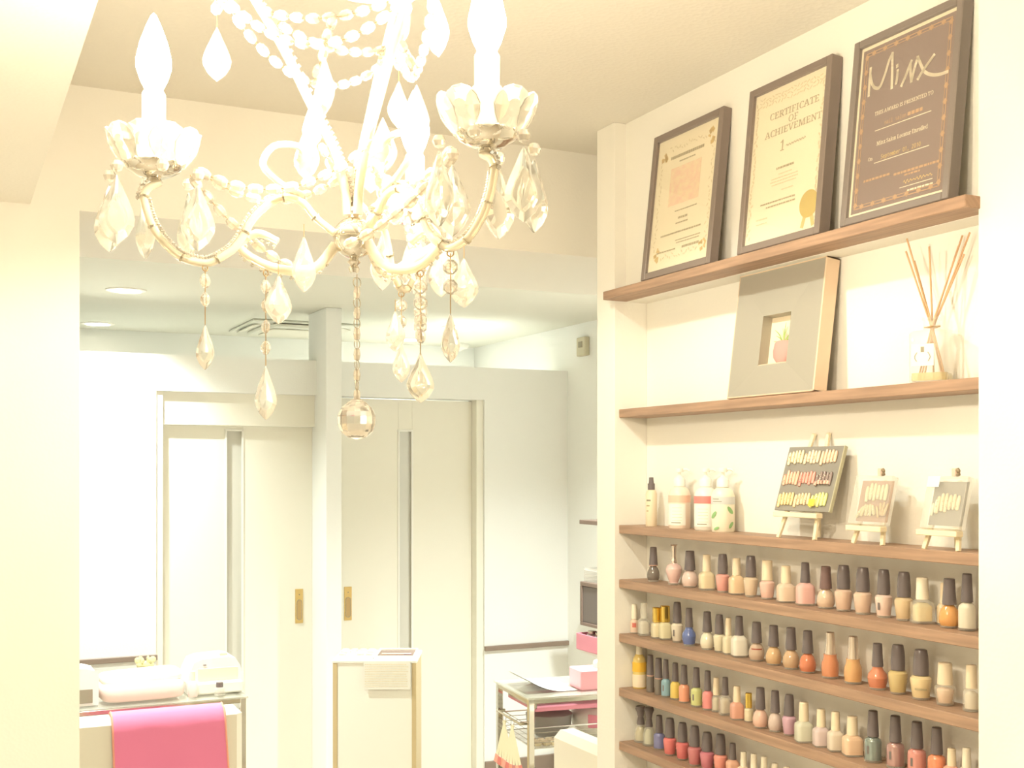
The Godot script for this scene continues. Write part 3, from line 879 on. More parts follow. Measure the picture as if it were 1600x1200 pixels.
func easels() -> void:
	var lean := 0.3
	easel("largest wooden easel, propping the grey sample board", 1.765, 0.125, lean, 0.045, 0.2, 1.452)
	var t := thing("nail_sample_board", "grey board with nine sets of painted nail tips on the largest easel", "sample board", v(1.452 + 0.0155 * 0.0, 1.4715, 1.765), -PI / 2)
	t.rotation = Vector3(-lean, -PI / 2, 0)
	var y0 := 0.0525
	part("board", box(Vector3(0.158, 0.128, 0.004), 0.0006), mat(Color(0.58, 0.56, 0.52), 0.8), t, Vector3(0.004, y0 + 0.064, 0.0055))
	part("board_edge", box(Vector3(0.003, 0.128, 0.0075), 0.0006), mat(Color(0.74, 0.72, 0.6), 0.7), t, Vector3(0.0825, y0 + 0.064, 0.0048))
	var cols := [[Color(0.95, 0.89, 0.74), Color(0.96, 0.88, 0.76), Color(0.95, 0.82, 0.7)], [Color(0.95, 0.76, 0.65), Color(0.93, 0.66, 0.6), Color(0.6, 0.53, 0.5)], [Color(0.93, 0.84, 0.62), Color(0.95, 0.84, 0.68), Color(0.93, 0.93, 0.62)]]
	for r in 3:
		for c in 3:
			tip_set(t, -0.046 + c * 0.047, y0 + 0.107 - r * 0.042, 0.0095, 5, 0.045, 0.027, cols[r][c], 100 + r * 3 + c)
	# extra trims that show on two of the sets
	tip_set(t, 0.048, y0 + 0.0565, 0.0125, 5, 0.042, 0.008, Color(0.94, 0.78, 0.7), 140)
	part("yellow_tip", box(Vector3(0.016, 0.014, 0.002), 0.0006), mat(Color(0.95, 0.84, 0.32), 0.3), t, Vector3(0.034, y0 + 0.016, 0.0125))
	for i in 2:
		var d: float = [1.571, 1.404][i]
		var w: float = [0.088, 0.082][i]
		easel(["wooden easel propping the brown backed display case, middle of three", "wooden easel propping the grey backed display case, nearest the wall pier"][i], d + 0.004, 0.086, 0.24, 0.028, 0.112, 1.453)
		var q := thing("display_case", ["clear acrylic case of pale nail tips on a brown card", "clear acrylic case of nail tips on a dark grey card with white sticker"][i], "display case", v(1.453, 1.4715, d), -PI / 2)
		q.rotation = Vector3(-0.24, -PI / 2, 0)
		var b := 0.0335
		var h := 0.085
		var dp := 0.013
		part("card", box(Vector3(w - 0.012, h - 0.012, 0.0012)), mat([Color(0.68, 0.54, 0.45), Color(0.53, 0.52, 0.48)][i], 0.8), q, Vector3(0, b + h / 2, 0.0055))
		for s in [-1, 1]:
			part("side_wall", box(Vector3(0.002, h, dp), 0.0003), M.clear_pane, q, Vector3(s * w / 2, b + h / 2, 0.004 + dp / 2))
			part("cap_wall", box(Vector3(w, 0.002, dp), 0.0003), M.clear_pane, q, Vector3(0, b + h / 2 + s * h / 2, 0.004 + dp / 2))
		part("front_pane", box(Vector3(w, h, 0.0012)), M.clear_pane, q, Vector3(0, b + h / 2, 0.004 + dp))
		part("back_pane", box(Vector3(w, h, 0.0012)), M.clear_pane, q, Vector3(0, b + h / 2, 0.004))
		if i == 0:
			tip_set(q, 0.004, b + 0.058, 0.009, 6, 0.054, 0.032, Color(0.9, 0.86, 0.7), 201)
			tip_set(q, -0.012, b + 0.026, 0.009, 5, 0.04, 0.024, Color(0.84, 0.79, 0.62), 204, 0.25)
			tip_set(q, 0.024, b + 0.028, 0.009, 4, 0.026, 0.024, Color(0.84, 0.72, 0.52), 202, -0.2)
		else:
			tip_set(q, 0.002, b + 0.044, 0.009, 6, 0.05, 0.03, Color(0.95, 0.87, 0.7), 203)
			tip_set(q, -0.025, b + 0.036, 0.0095, 2, 0.012, 0.024, Color(0.93, 0.93, 0.82), 207)
			part("sticker", box(Vector3(0.026, 0.018, 0.0004)), M.white, q, Vector3(-0.028, b + 0.076, 0.0180))
		var tag := thing("ornament", ["tiny bow ornament on top of the brown backed display case", "tiny bow ornament on top of the grey backed display case"][i], "ornament", q.transform * Vector3(0.012, b + h + 0.001, 0.011), -PI / 2)
		part("block", box(Vector3(0.010, 0.014, 0.006), 0.0015), mat(Color(0.9, 0.78, 0.7), 0.5), tag, Vector3(-0.004, 0.007, 0))
		for s in [-1, 1]:
			part("loop", lathe("bow_loop", [Vector2(0, -0.006), Vector2(0.003, -0.002), Vector2(0.0035, 0.002), Vector2(0, 0.005)], 8), mat(Color(0.6, 0.53, 0.42), 0.4), tag, Vector3(0.005, 0.007 + s * 0.0035, 0.002), Basis(Vector3.BACK, s * 0.9))

# ---------------------------------------------------------------- nail polish
func polish_row(row: String, y: float, list: Array, where: String) -> void:
	var ord := ["first", "second", "third", "fourth", "fifth", "sixth", "seventh", "eighth", "ninth", "tenth", "eleventh", "twelfth", "thirteenth", "fourteenth", "fifteenth", "sixteenth", "seventeenth", "eighteenth", "nineteenth", "twentieth", "twenty-first", "twenty-second", "twenty-third", "twenty-fourth", "twenty-fifth"]
	var capname := {"K": "black", "W": "cream", "V": "white", "S": "silver", "G": "gold", "P": "plum", "T": "clear"}
	# outlines of the bottle bodies: radius 1 and height 1
	var bodies := {
		"o": [[0, 0.0], [0.70, 0.0], [0.76, 0.03], [0.80, 0.14], [0.93, 0.55], [1.0, 0.8], [0.97, 0.88], [0.8, 0.96], [0.5, 0.985], [0.46, 1.0], [0, 1.0]],
		"r": [[0, 0.0], [0.70, 0.0], [0.82, 0.05], [0.97, 0.25], [1.0, 0.42], [0.93, 0.62], [0.74, 0.82], [0.5, 0.94], [0.44, 1.0], [0, 1.0]],
		"s": [[0, 0.0], [0.9, 0.0], [0.97, 0.03], [0.97, 0.76], [0.92, 0.85], [0.62, 0.95], [0.48, 1.0], [0, 1.0]],
		"c": [[0, 0.0], [0.9, 0.0], [0.98, 0.04], [0.98, 0.78], [0.9, 0.88], [0.6, 0.95], [0.5, 1.0], [0, 1.0]],
		"b": [[0, 0.0], [0.74, 0.0], [0.8, 0.05], [0.92, 0.3], [1.0, 0.52], [0.92, 0.68], [0.6, 0.84], [0.52, 0.92], [0.5, 1.0], [0, 1.0]],
		"t": [[0, 0.0], [0.86, 0.0], [0.92, 0.05], [1.0, 0.4], [0.96, 0.65], [0.78, 0.82], [0.74, 0.93], [0.76, 1.0], [0, 1.0]],
		"h": [[0, 0.0], [0.66, 0.0], [0.68, 0.04], [0.5, 0.12], [0.72, 0.3], [0.97, 0.6], [0.98, 0.74], [0.8, 0.9], [0.4, 0.98], [0.3, 1.0], [0, 1.0]],
		"x": [[0, 0.0], [0.95, 0.0], [1.0, 0.02], [1.0, 0.96], [0.9, 1.0], [0, 1.0]],
		"k": [[0, 0.0], [0.9, 0.0], [1.0, 0.04], [0.98, 0.6], [0.7, 0.9], [0.5, 1.0], [0, 1.0]],
		"p": [[0, 0.0], [0.92, 0.0], [1.0, 0.03], [1.0, 0.76], [0.9, 0.88], [0.55, 1.0], [0, 1.0]]}
	# share of the height that is body, and cap radius against body radius
	var share := {"o": [0.49, 0.72], "r": [0.47, 0.68], "s": [0.53, 0.58], "c": [0.50, 0.68], "b": [0.50, 0.58], "t": [0.52, 0.62], "h": [0.54, 0.36], "x": [0.44, 0.94], "k": [0.50, 0.8], "p": [0.80, 0.5]}
	var idx := 0
	for b in list:
		var x: float = b[0]
		var d: float = b[1]
		var h: float = b[2]
		var w: float = b[3]
		var kind: String = b[4]
		var cap: String = b[5]
		var square := 7.0 if kind == "s" else 2.0
		var t := thing("nail_polish_bottle", "%s nail polish, %s cap, %s from left on %s polish shelf" % [b[7], capname[cap], ord[idx], where], "nail polish", v(x, y, d), toward_room(x, d) + (0.3 if kind == "s" else 0.0), "nail polish on the %s polish shelf" % where)
		idx += 1
		var hb: float = h * share[kind][0]
		var r := w / 2
		var prof := []
		for p in bodies[kind]:
			prof.append(Vector2(p[0], p[1]))
		var sc := Basis.from_scale(Vector3(r, hb, r))
		var clear: bool = String(b[7]).begins_with("clear")
		var bm := mat(Color(b[6][0], b[6][1], b[6][2]), 0.12)
		bm.metallic_specular = 0.6
		if String(b[7]).begins_with("metallic"):
			bm.metallic = 0.35
		# the paint stands on a thick clear glass foot
		var foot := [Vector2(0, 0), Vector2(prof[1].x, 0), Vector2(prof[2].x + 0.02, 0.03), Vector2(prof[2].x + 0.03, 0.11), Vector2(0, 0.11)]
		if kind in ["x", "p"]:
			part("body", lathe("body_" + kind, prof, 18, square), bm, t, Vector3.ZERO, sc)
		else:
			var upper := []
			for p in prof:
				upper.append(Vector2(p.x, maxf(p.y, 0.1)))
			upper = upper.slice(1)
			upper.push_front(Vector2(0, 0.1))
			var body := part("body", lathe("body_" + kind, upper, 20, square), bm if not clear else M.bottle_glass, t, Vector3.ZERO, sc)
			if clear:
				var core := []
				for p in upper:
					core.append(Vector2(p.x * 0.8, lerpf(0.13, 0.86, (p.y - 0.1) / 0.9)))
				part("paint", lathe("core_" + kind, core, 18, square), bm, body)
			part("glass_foot", lathe("foot_" + kind, foot, 20, square), M.bottle_glass, t, Vector3.ZERO, sc)
		var hc := h - hb
		var rc: float = r * share[kind][1]
		var cm: Material = M["cap_" + cap]
		if kind == "k":
			part("cap", lathe("cap_flare", [Vector2(0, 0), Vector2(0.75, 0), Vector2(0.7, 0.15), Vector2(0.52, 0.4), Vector2(0.7, 0.66), Vector2(1.0, 0.86), Vector2(0.85, 1.0), Vector2(0, 1.0)], 14), cm, t, Vector3(0, hb, 0), Basis.from_scale(Vector3(rc, hc, rc)))
		elif kind == "h":
			part("cap", lathe("cap_flute", [Vector2(0, 0), Vector2(1.0, 0), Vector2(1.1, 0.15), Vector2(0.85, 0.25), Vector2(0.85, 0.92), Vector2(1.25, 0.97), Vector2(1.1, 1.0), Vector2(0, 1.0)], 10, 2.0, true), cm, t, Vector3(0, hb, 0), Basis.from_scale(Vector3(rc, hc, rc)))
		elif cap == "K" and kind == "o":
			part("cap", lathe("cap_barrel", [Vector2(0, 0), Vector2(1.0, 0), Vector2(1.02, 0.3), Vector2(0.92, 0.75), Vector2(0.78, 0.97), Vector2(0.7, 1.0), Vector2(0, 1.0)], 18), cm, t, Vector3(0, hb, 0), Basis.from_scale(Vector3(rc, hc, rc)))
		elif cap == "G":
			part("cap", lathe("cap_square", [Vector2(0, 0), Vector2(1.0, 0), Vector2(1.0, 0.96), Vector2(0.92, 1.0), Vector2(0, 1.0)], 20, 9.0), cm, t, Vector3(0, hb, 0), Basis.from_scale(Vector3(r * 0.72, hc, r * 0.72)))
		elif cap in ["W", "V", "T"]:
			part("cap", lathe("cap_straight", [Vector2(0, 0), Vector2(1.0, 0), Vector2(1.0, 0.2), Vector2(0.9, 0.95), Vector2(0.82, 1.0), Vector2(0, 1.0)], 18), cm, t, Vector3(0, hb, 0), Basis.from_scale(Vector3(rc, hc, rc)))
		else:
			part("cap", lathe("cap_taper", [Vector2(0, 0), Vector2(1.0, 0), Vector2(1.0, 0.1), Vector2(0.86, 0.6), Vector2(0.78, 0.97), Vector2(0.7, 1.0), Vector2(0, 1.0)], 18), cm, t, Vector3(0, hb, 0), Basis.from_scale(Vector3(rc, hc, rc)))
		if kind == "x" or (row == "A" and idx == 1):
			part("collar", lathe("collar_ring", [Vector2(0.98, -0.02), Vector2(1.04, 0), Vector2(0.98, 0.05)], 16), mat(Color(0.85, 0.66, 0.56), 0.3), t, Vector3(0, hb, 0), Basis.from_scale(Vector3(rc, hc, rc)))
		# printed marks seen on some of them
		if String(b[7]) in ["pale blush", "ivory", "metallic teal", "metallic mauve", "rose red", "sky blue", "lime green"]:
			band(t, "print", r * 0.99, hb * 0.35, hb * 0.66, M.grey_dark, -0.75, -0.45)
		if String(b[7]) == "small clear":
			band(t, "print", r * 1.0, hb * 0.45, hb * 0.75, mat(Color(0.85, 0.47, 0.41), 0.5), -0.5, 0.5)
		if String(b[7]) == "taupe":
			band(t, "print", r * 0.9, hb * 0.66, hb * 0.72, mat(Color(0.66, 0.31, 0.25), 0.5), -0.8, 0.8)
		if String(b[7]) == "light gold":
			band(t, "print", r * 0.97, hb * 0.42, hb * 0.5, M.ink, -0.6, 0.6)
		if kind == "p":
			band(t, "paper_label", r * 1.02, 0.004, hb * 0.42, mat(Color(0.96, 0.89, 0.77), 0.6), -1.5, 1.5)
			band(t, "printed_band", r * 1.03, hb * 0.5, hb * 0.78, mat(Color(0.94, 0.74, 0.25), 0.6), -1.5, 1.5)

func polish() -> void:
	# place on the shelf (x, depth), height, width, shape, cap, paint (red, green, blue), description; from the far end to the near end
	polish_row("A", 1.343, [
		[1.485, 2.311, 0.0801, 0.0297, "r", "K", [0.50, 0.46, 0.42], "black"],
		[1.485, 2.226, 0.0908, 0.0375, "h", "S", [0.91, 0.77, 0.73], "pale pink heart shaped"],
		[1.485, 2.163, 0.0804, 0.0367, "r", "K", [0.87, 0.77, 0.72], "pale rose"],
		[1.485, 2.100, 0.0759, 0.0317, "s", "W", [0.90, 0.83, 0.68], "pale yellow"],
		[1.485, 2.042, 0.0811, 0.0297, "o", "K", [0.90, 0.65, 0.60], "salmon pink"],
		[1.485, 1.994, 0.0757, 0.0305, "s", "W", [0.91, 0.79, 0.64], "peach"],
		[1.485, 1.946, 0.0835, 0.0300, "o", "K", [0.85, 0.76, 0.65], "beige"],
		[1.485, 1.893, 0.0780, 0.0307, "o", "W", [0.90, 0.75, 0.69], "soft pink"],
		[1.485, 1.835, 0.0713, 0.0338, "s", "W", [0.89, 0.80, 0.70], "sparkling pale pink"],
		[1.485, 1.778, 0.0819, 0.0330, "s", "K", [0.92, 0.73, 0.69], "candy pink"],
		[1.485, 1.720, 0.0788, 0.0334, "r", "P", [0.87, 0.76, 0.66], "pearly beige"],
		[1.485, 1.672, 0.0843, 0.0328, "o", "K", [0.87, 0.75, 0.66], "nude beige"],
		[1.485, 1.622, 0.0837, 0.0332, "o", "K", [0.85, 0.74, 0.65], "dusky nude"],
		[1.485, 1.570, 0.0840, 0.0303, "o", "K", [0.91, 0.80, 0.74], "pale blush"],
		[1.485, 1.522, 0.0834, 0.0318, "o", "K", [0.85, 0.75, 0.60], "golden beige"],
		[1.485, 1.480, 0.0775, 0.0366, "s", "V", [0.89, 0.82, 0.62], "clear yellowish"],
		[1.503, 1.450, 0.0701, 0.0212, "s", "W", [0.87, 0.78, 0.64], "pale sand"],
		[1.485, 1.421, 0.0807, 0.0335, "r", "K", [0.87, 0.64, 0.39], "orange glitter"],
		[1.485, 1.384, 0.0916, 0.0278, "c", "K", [0.87, 0.84, 0.76], "milky clear"],
	], "uppermost")
	polish_row("B", 1.215, [
		[1.474, 2.377, 0.0696, 0.0197, "c", "V", [0.90, 0.79, 0.70], "small clear"],
		[1.477, 2.339, 0.0763, 0.0284, "s", "T", [0.84, 0.81, 0.74], "clear square"],
		[1.481, 2.290, 0.0707, 0.0250, "s", "G", [0.89, 0.84, 0.70], "cream square"],
		[1.485, 2.262, 0.0774, 0.0263, "s", "G", [0.88, 0.84, 0.69], "pale cream square"],
		[1.485, 2.213, 0.0904, 0.0273, "o", "K", [0.88, 0.83, 0.74], "ivory"],
		[1.480, 2.159, 0.0831, 0.0310, "b", "K", [0.41, 0.47, 0.67], "cobalt blue"],
		[1.485, 2.098, 0.0814, 0.0303, "r", "K", [0.91, 0.87, 0.77], "white"],
		[1.485, 2.054, 0.0801, 0.0258, "o", "K", [0.89, 0.85, 0.73], "pale lime"],
		[1.485, 2.022, 0.0765, 0.0228, "s", "W", [0.90, 0.85, 0.72], "yellow banded white"],
		[1.485, 1.985, 0.0847, 0.0318, "s", "K", [0.90, 0.87, 0.80], "milk white"],
		[1.485, 1.927, 0.0790, 0.0324, "r", "K", [0.78, 0.68, 0.59], "taupe"],
		[1.485, 1.873, 0.0787, 0.0317, "r", "K", [0.83, 0.69, 0.52], "copper"],
		[1.485, 1.820, 0.0808, 0.0323, "r", "K", [0.79, 0.66, 0.52], "bronze"],
		[1.485, 1.771, 0.0805, 0.0317, "r", "K", [0.83, 0.51, 0.37], "red orange glitter"],
		[1.485, 1.708, 0.0856, 0.0321, "t", "S", [0.85, 0.57, 0.41], "burnt orange"],
		[1.485, 1.647, 0.0857, 0.0324, "t", "S", [0.85, 0.66, 0.45], "amber gold"],
		[1.484, 1.584, 0.0812, 0.0349, "b", "K", [0.83, 0.53, 0.40], "rust orange"],
		[1.485, 1.536, 0.0850, 0.0331, "o", "K", [0.81, 0.72, 0.51], "olive gold"],
		[1.485, 1.483, 0.0841, 0.0356, "o", "K", [0.89, 0.80, 0.62], "light gold"],
		[1.485, 1.430, 0.0694, 0.0347, "o", "W", [0.91, 0.78, 0.66], "clear peach"],
		[1.485, 1.375, 0.0738, 0.0267, "c", "W", [0.87, 0.82, 0.72], "clear cream"],
	], "second")
	polish_row("C", 1.087, [
		[1.483, 2.369, 0.0997, 0.0317, "p", "V", [0.91, 0.80, 0.48], "yellow labelled plastic"],
		[1.480, 2.316, 0.0861, 0.0178, "x", "K", [0.49, 0.45, 0.41], "slim black"],
		[1.480, 2.281, 0.0837, 0.0191, "x", "K", [0.50, 0.46, 0.41], "slim charcoal"],
		[1.478, 2.248, 0.0851, 0.0216, "c", "K", [0.55, 0.68, 0.72], "sky blue"],
		[1.482, 2.216, 0.0820, 0.0230, "c", "K", [0.90, 0.78, 0.40], "bright yellow"],
		[1.478, 2.175, 0.0835, 0.0241, "c", "K", [0.91, 0.62, 0.49], "coral orange"],
		[1.478, 2.128, 0.0849, 0.0251, "c", "K", [0.80, 0.81, 0.54], "lime green"],
		[1.480, 2.089, 0.0838, 0.0233, "c", "K", [0.90, 0.56, 0.54], "watermelon pink"],
		[1.485, 2.065, 0.0722, 0.0204, "c", "W", [0.81, 0.75, 0.63], "clear grey"],
		[1.482, 2.029, 0.0793, 0.0255, "s", "K", [0.79, 0.73, 0.63], "clear smoky"],
		[1.477, 1.982, 0.0687, 0.0264, "s", "W", [0.87, 0.65, 0.56], "salmon"],
		[1.485, 1.953, 0.0589, 0.0183, "c", "G", [0.90, 0.84, 0.70], "short cream"],
		[1.471, 1.897, 0.0805, 0.0307, "r", "K", [0.88, 0.72, 0.64], "dusty pink"],
		[1.476, 1.857, 0.0806, 0.0277, "r", "K", [0.82, 0.74, 0.69], "grey lavender"],
		[1.479, 1.818, 0.0794, 0.0273, "o", "K", [0.81, 0.65, 0.70], "violet"],
		[1.469, 1.763, 0.0751, 0.0327, "s", "W", [0.82, 0.81, 0.72], "pale mint"],
		[1.474, 1.720, 0.0691, 0.0298, "s", "W", [0.84, 0.76, 0.74], "lilac"],
		[1.474, 1.681, 0.0715, 0.0281, "s", "W", [0.85, 0.80, 0.72], "pearl grey"],
		[1.478, 1.641, 0.0704, 0.0346, "s", "W", [0.90, 0.76, 0.63], "apricot"],
		[1.478, 1.589, 0.0903, 0.0305, "c", "K", [0.57, 0.61, 0.58], "metallic teal"],
		[1.485, 1.542, 0.0897, 0.0310, "c", "K", [0.74, 0.59, 0.56], "metallic mauve"],
		[1.485, 1.492, 0.0888, 0.0314, "c", "K", [0.83, 0.57, 0.52], "rose red"],
		[1.485, 1.448, 0.0880, 0.0297, "c", "K", [0.90, 0.57, 0.42], "vivid orange"],
		[1.485, 1.416, 0.0596, 0.0251, "s", "W", [0.90, 0.70, 0.61], "coral pink"],
		[1.485, 1.385, 0.0670, 0.0247, "s", "V", [0.92, 0.87, 0.78], "white"],
	], "third")
	polish_row("D", 0.960, [
		[1.485, 2.366, 0.0846, 0.0317, "k", "K", [0.76, 0.71, 0.56], "clear olive"],
		[1.483, 2.326, 0.0894, 0.0298, "k", "K", [0.74, 0.72, 0.60], "clear green"],
		[1.485, 2.286, 0.0780, 0.0265, "c", "K", [0.50, 0.50, 0.65], "navy blue"],
		[1.475, 2.227, 0.0835, 0.0302, "o", "K", [0.87, 0.48, 0.46], "bright red"],
		[1.477, 2.180, 0.0822, 0.0298, "o", "K", [0.84, 0.45, 0.44], "scarlet"],
		[1.472, 2.126, 0.0862, 0.0306, "o", "K", [0.76, 0.46, 0.46], "crimson"],
		[1.480, 2.091, 0.0784, 0.0316, "o", "K", [0.80, 0.49, 0.53], "magenta"],
		[1.484, 2.048, 0.0826, 0.0298, "o", "K", [0.90, 0.59, 0.52], "coral"],
		[1.485, 2.007, 0.0721, 0.0267, "s", "K", [0.89, 0.69, 0.58], "salmon peach"],
		[1.485, 1.970, 0.0619, 0.0237, "s", "V", [0.91, 0.83, 0.74], "pale shell"],
		[1.485, 1.936, 0.0650, 0.0234, "s", "V", [0.89, 0.81, 0.70], "pale almond"],
		[1.485, 1.903, 0.0667, 0.0231, "s", "V", [0.90, 0.82, 0.73], "pale biscuit"],
		[1.485, 1.869, 0.0608, 0.0241, "s", "V", [0.91, 0.83, 0.74], "pale oyster"],
		[1.485, 1.833, 0.0625, 0.0237, "s", "V", [0.90, 0.82, 0.74], "pale linen"],
	], "lowest")

# ---------------------------------------------------------------- chandelier
const HUB := Vector3(0.3521, 1.8206, -1.0695)

func spoke(a: float, s: float, y: float) -> Vector3:
	# a point of the chandelier: angle in plan, distance from its axis, height
	return Vector3(cos(deg_to_rad(a)) * s, y - HUB.y, -sin(deg_to_rad(a)) * s)

func bead_mesh() -> ArrayMesh:
	return lathe("bead", [Vector2(0, -0.0072), Vector2(0.0028, -0.0064), Vector2(0.0047, -0.0028), Vector2(0.0047, 0.0028), Vector2(0.0028, 0.0064), Vector2(0, 0.0072)], 8, 2.0, true)

func along(t: Vector3) -> Basis:
	var s := t.cross(Vector3.UP if absf(t.y) < 0.95 else Vector3.RIGHT).normalized()
	return Basis(s, t, s.cross(t))

func garland(parent: Node3D, a: Vector3, b: Vector3, sag: float, step := 0.0165) -> void:
	var pts := []
	for k in 25:
		var t := k / 24.0
		pts.append(a.lerp(b, t) - Vector3(0, sag * 4.0 * t * (1.0 - t), 0))
	var g := part("bead_garland", tube(pts, 0.0005, -1.0, 5), M.wire, parent)
	var run := step * 0.5
	for k in 24:
		var l: float = (pts[k + 1] - pts[k]).length()
		while run < l:
			part("bead", bead_mesh(), M.bead, g, pts[k].lerp(pts[k + 1], run / l), along((pts[k + 1] - pts[k]).normalized()))
			run += step
		run -= l

func drop(parent: Node3D, at: Vector3, w: float, h: float, turn: float) -> void:
	var key := "drop%.3f,%.3f" % [w, h]
	turn = -0.45 + 0.75 * sin(turn * 3.0)
	part("crystal_drop", crystal(key, drop_outline(w, h), w * 0.17, 0.56, 0.2, -h * 0.05), M.crystal, parent, at, Basis(Vector3.UP, turn))

func strand(parent: Node3D, at: Vector3, beads: Array, drop_y: float, w: float, h: float, turn: float) -> void:
	# octagon beads one below another and a drop at the end; heights are below the hook
	var g := part("pendant_strand", tube([at, at - Vector3(0, absf(drop_y), 0)], 0.0005, -1.0, 5), M.wire, parent)
	part("hook", tube(ring_points(0.003), 0.0006, -1.0, 5, true), M.wire, g, at, Basis(Vector3.UP, turn))
	for y in beads:
		part("octagon_bead", crystal("octagon", gon(8, 0.0069), 0.0036, 0.5, 0.2), M.crystal, g, at - Vector3(0, y, 0), Basis(Vector3.UP, turn + y * 20.0))
	drop(g, at - Vector3(0, drop_y, 0), w, h, turn + 0.4)

func ring_points(r: float, n := 14) -> Array:
	var out := []
	for i in n:
		out.append(Vector3(cos(TAU * i / n) * r, sin(TAU * i / n) * r, 0))
	return out

func chandelier() -> void:
	var t := thing("chandelier", "three-armed crystal chandelier with candle bulbs, beads and drops hanging in the front room", "chandelier", HUB)
	# hub
	var hub := part("hub_ball", lathe("hub_ball", sphere_profile(0.0198, 14), 28), M.chrome, t)
	part("seam_ring", lathe("hub_seam", [Vector2(0.0196, -0.0006), Vector2(0.0203, 0), Vector2(0.0196, 0.0006)], 28), M.chrome_dull, hub)
	part("top_knob", lathe("hub_knob", [Vector2(0, 0.017), Vector2(0.006, 0.018), Vector2(0.0045, 0.022), Vector2(0.006, 0.025), Vector2(0.004, 0.029), Vector2(0, 0.03)], 16), M.chrome, hub)
	part("finial", lathe("hub_finial", [Vector2(0, -0.034), Vector2(0.004, -0.033), Vector2(0.0055, -0.029), Vector2(0.0035, -0.026), Vector2(0.0065, -0.023), Vector2(0.004, -0.02), Vector2(0.008, -0.0165), Vector2(0, -0.016)], 16), M.chrome, hub)
	# the middle strand of rings and small beads, ending in a crystal ball
	var low := Vector3(0.003, -0.034, 0)
	var ms := part("pendant_strand", tube([low, Vector3(0.003, -0.153, 0)], 0.0004, -1.0, 5), M.wire, t)
	for k in 6:
		part("ring", tube(ring_points(0.0048), 0.0005, -1.0, 5, true), M.chrome_dull, ms, Vector3(0.003, -0.042 - k * 0.0195, 0), Basis(Vector3.UP, 0.4 + k * 0.1))
		part("bead", lathe("small_bead", [Vector2(0, -0.0062), Vector2(0.0026, -0.005), Vector2(0.0034, 0), Vector2(0.0026, 0.005), Vector2(0, 0.0062)], 8, 2.0, true), M.bead, ms, Vector3(0.003, -0.0518 - k * 0.0195, 0))
	var ball := begin()
	add_lathe(ball, [Vector2(0, -0.0187), Vector2(0.008, -0.0168), Vector2(0.0148, -0.0115), Vector2(0.0182, -0.004), Vector2(0.0182, 0.004), Vector2(0.0148, 0.0115), Vector2(0.009, 0.0168), Vector2(0.003, 0.0205), Vector2(0, 0.0205)], 14, 2.0, Basis(), Vector3.ZERO, true)
	part("crystal_ball", done(ball), M.crystal_clear, t, Vector3(0.003, -0.1725, 0))
	# three arms
	var arm_prof := [[0.0185, 1.824], [0.0378, 1.8383], [0.0496, 1.8515], [0.0644, 1.8561], [0.0791, 1.8512], [0.0966, 1.8354], [0.1082, 1.8159], [0.1168, 1.8048], [0.1312, 1.7954], [0.1426, 1.7914], [0.1597, 1.7942], [0.1721, 1.8007], [0.185, 1.8137], [0.1934, 1.8279], [0.1979, 1.8422], [0.199, 1.8509], [0.1945, 1.8582], [0.184, 1.8640]]
	var rod_prof := [[0.006, 1.842], [0.009, 1.87], [0.02, 1.905], [0.040, 1.945], [0.068, 2.0], [0.092, 2.04], [0.118, 2.085], [0.136, 2.105], [0.150, 2.098], [0.149, 2.075], [0.136, 2.06], [0.126, 2.055]]
	var angles := [167.0, -73.0, 50.0]
	var lens := [0.958, 1.0, 0.94]
	for i in 3:
		var a: float = angles[i]
		var k: float = lens[i]
		var pts := []
		for p in arm_prof:
			pts.append(spoke(a, p[0] * k, p[1]))
		var path := curve(pts, 3)
		var arm := part("arm", tube(path, 0.0037, -1.0, 10), M.arm_glass, t)
		for j in range(3, path.size() - 2, 7):
			part("arm_ring", tube([path[j] - (path[j + 1] - path[j]).normalized() * 0.0008, path[j] + (path[j + 1] - path[j]).normalized() * 0.0008], 0.0046, -1.0, 10), M.chrome_dull, arm)
		var st := begin()
		for j in range(6, path.size() - 4):
			var side: Vector3 = (path[j + 1] - path[j]).normalized()
			for h in 2:
				add_lathe(st, [Vector2(0, -0.0021), Vector2(0.0021, 0), Vector2(0, 0.0021)], 6, 2.0, Basis(), path[j].lerp(path[j + 1], h * 0.5) - side.cross(side.cross(Vector3.DOWN)).normalized() * -0.0056, true)
		var strip_ := part("bead_edging", done(st), M.bead, arm)
		strip_.set_meta("kind", "stuff")
		# cup, petals, candle, bulb
		var c := spoke(a, 0.19 * k, 1.8640)
		var cup := part("drip_cup", lathe("drip_cup", [Vector2(0, 0), Vector2(0.008, 0.0), Vector2(0.006, 0.003), Vector2(0.014, 0.005), Vector2(0.0235, 0.0105), Vector2(0.0265, 0.0165), Vector2(0.023, 0.0165), Vector2(0, 0.0135)], 24), M.chrome, t, c)
		for j in 10:
			var b := Basis(Vector3.UP, TAU * j / 10 + 0.2)
			var out := []
			for q in 14:
				var aa := TAU * q / 14
				out.append(Vector2(cos(aa) * 0.0178 * (1.0 - 0.25 * maxf(0, -sin(aa))), sin(aa) * 0.0180 + 0.017))
			part("petal", crystal("petal", out, 0.0034, 0.42, 0.3), M.petal, cup, b * Vector3(0, 0.0145, 0.0262), b * Basis(Vector3.RIGHT, 0.46))
		part("candle_tube", lathe("candle_tube", [Vector2(0, 0.012), Vector2(0.0105, 0.012), Vector2(0.0105, 0.080), Vector2(0.0085, 0.083), Vector2(0, 0.083)], 20), M.candle, t, c)
		part("bulb", lathe("bulb", [Vector2(0.007, 0.082), Vector2(0.012, 0.092), Vector2(0.0158, 0.104), Vector2(0.0158, 0.112), Vector2(0.0125, 0.127), Vector2(0.007, 0.142), Vector2(0.0025, 0.152), Vector2(0, 0.1545)], 20), M.bulb, t, c)
		var l := OmniLight3D.new()
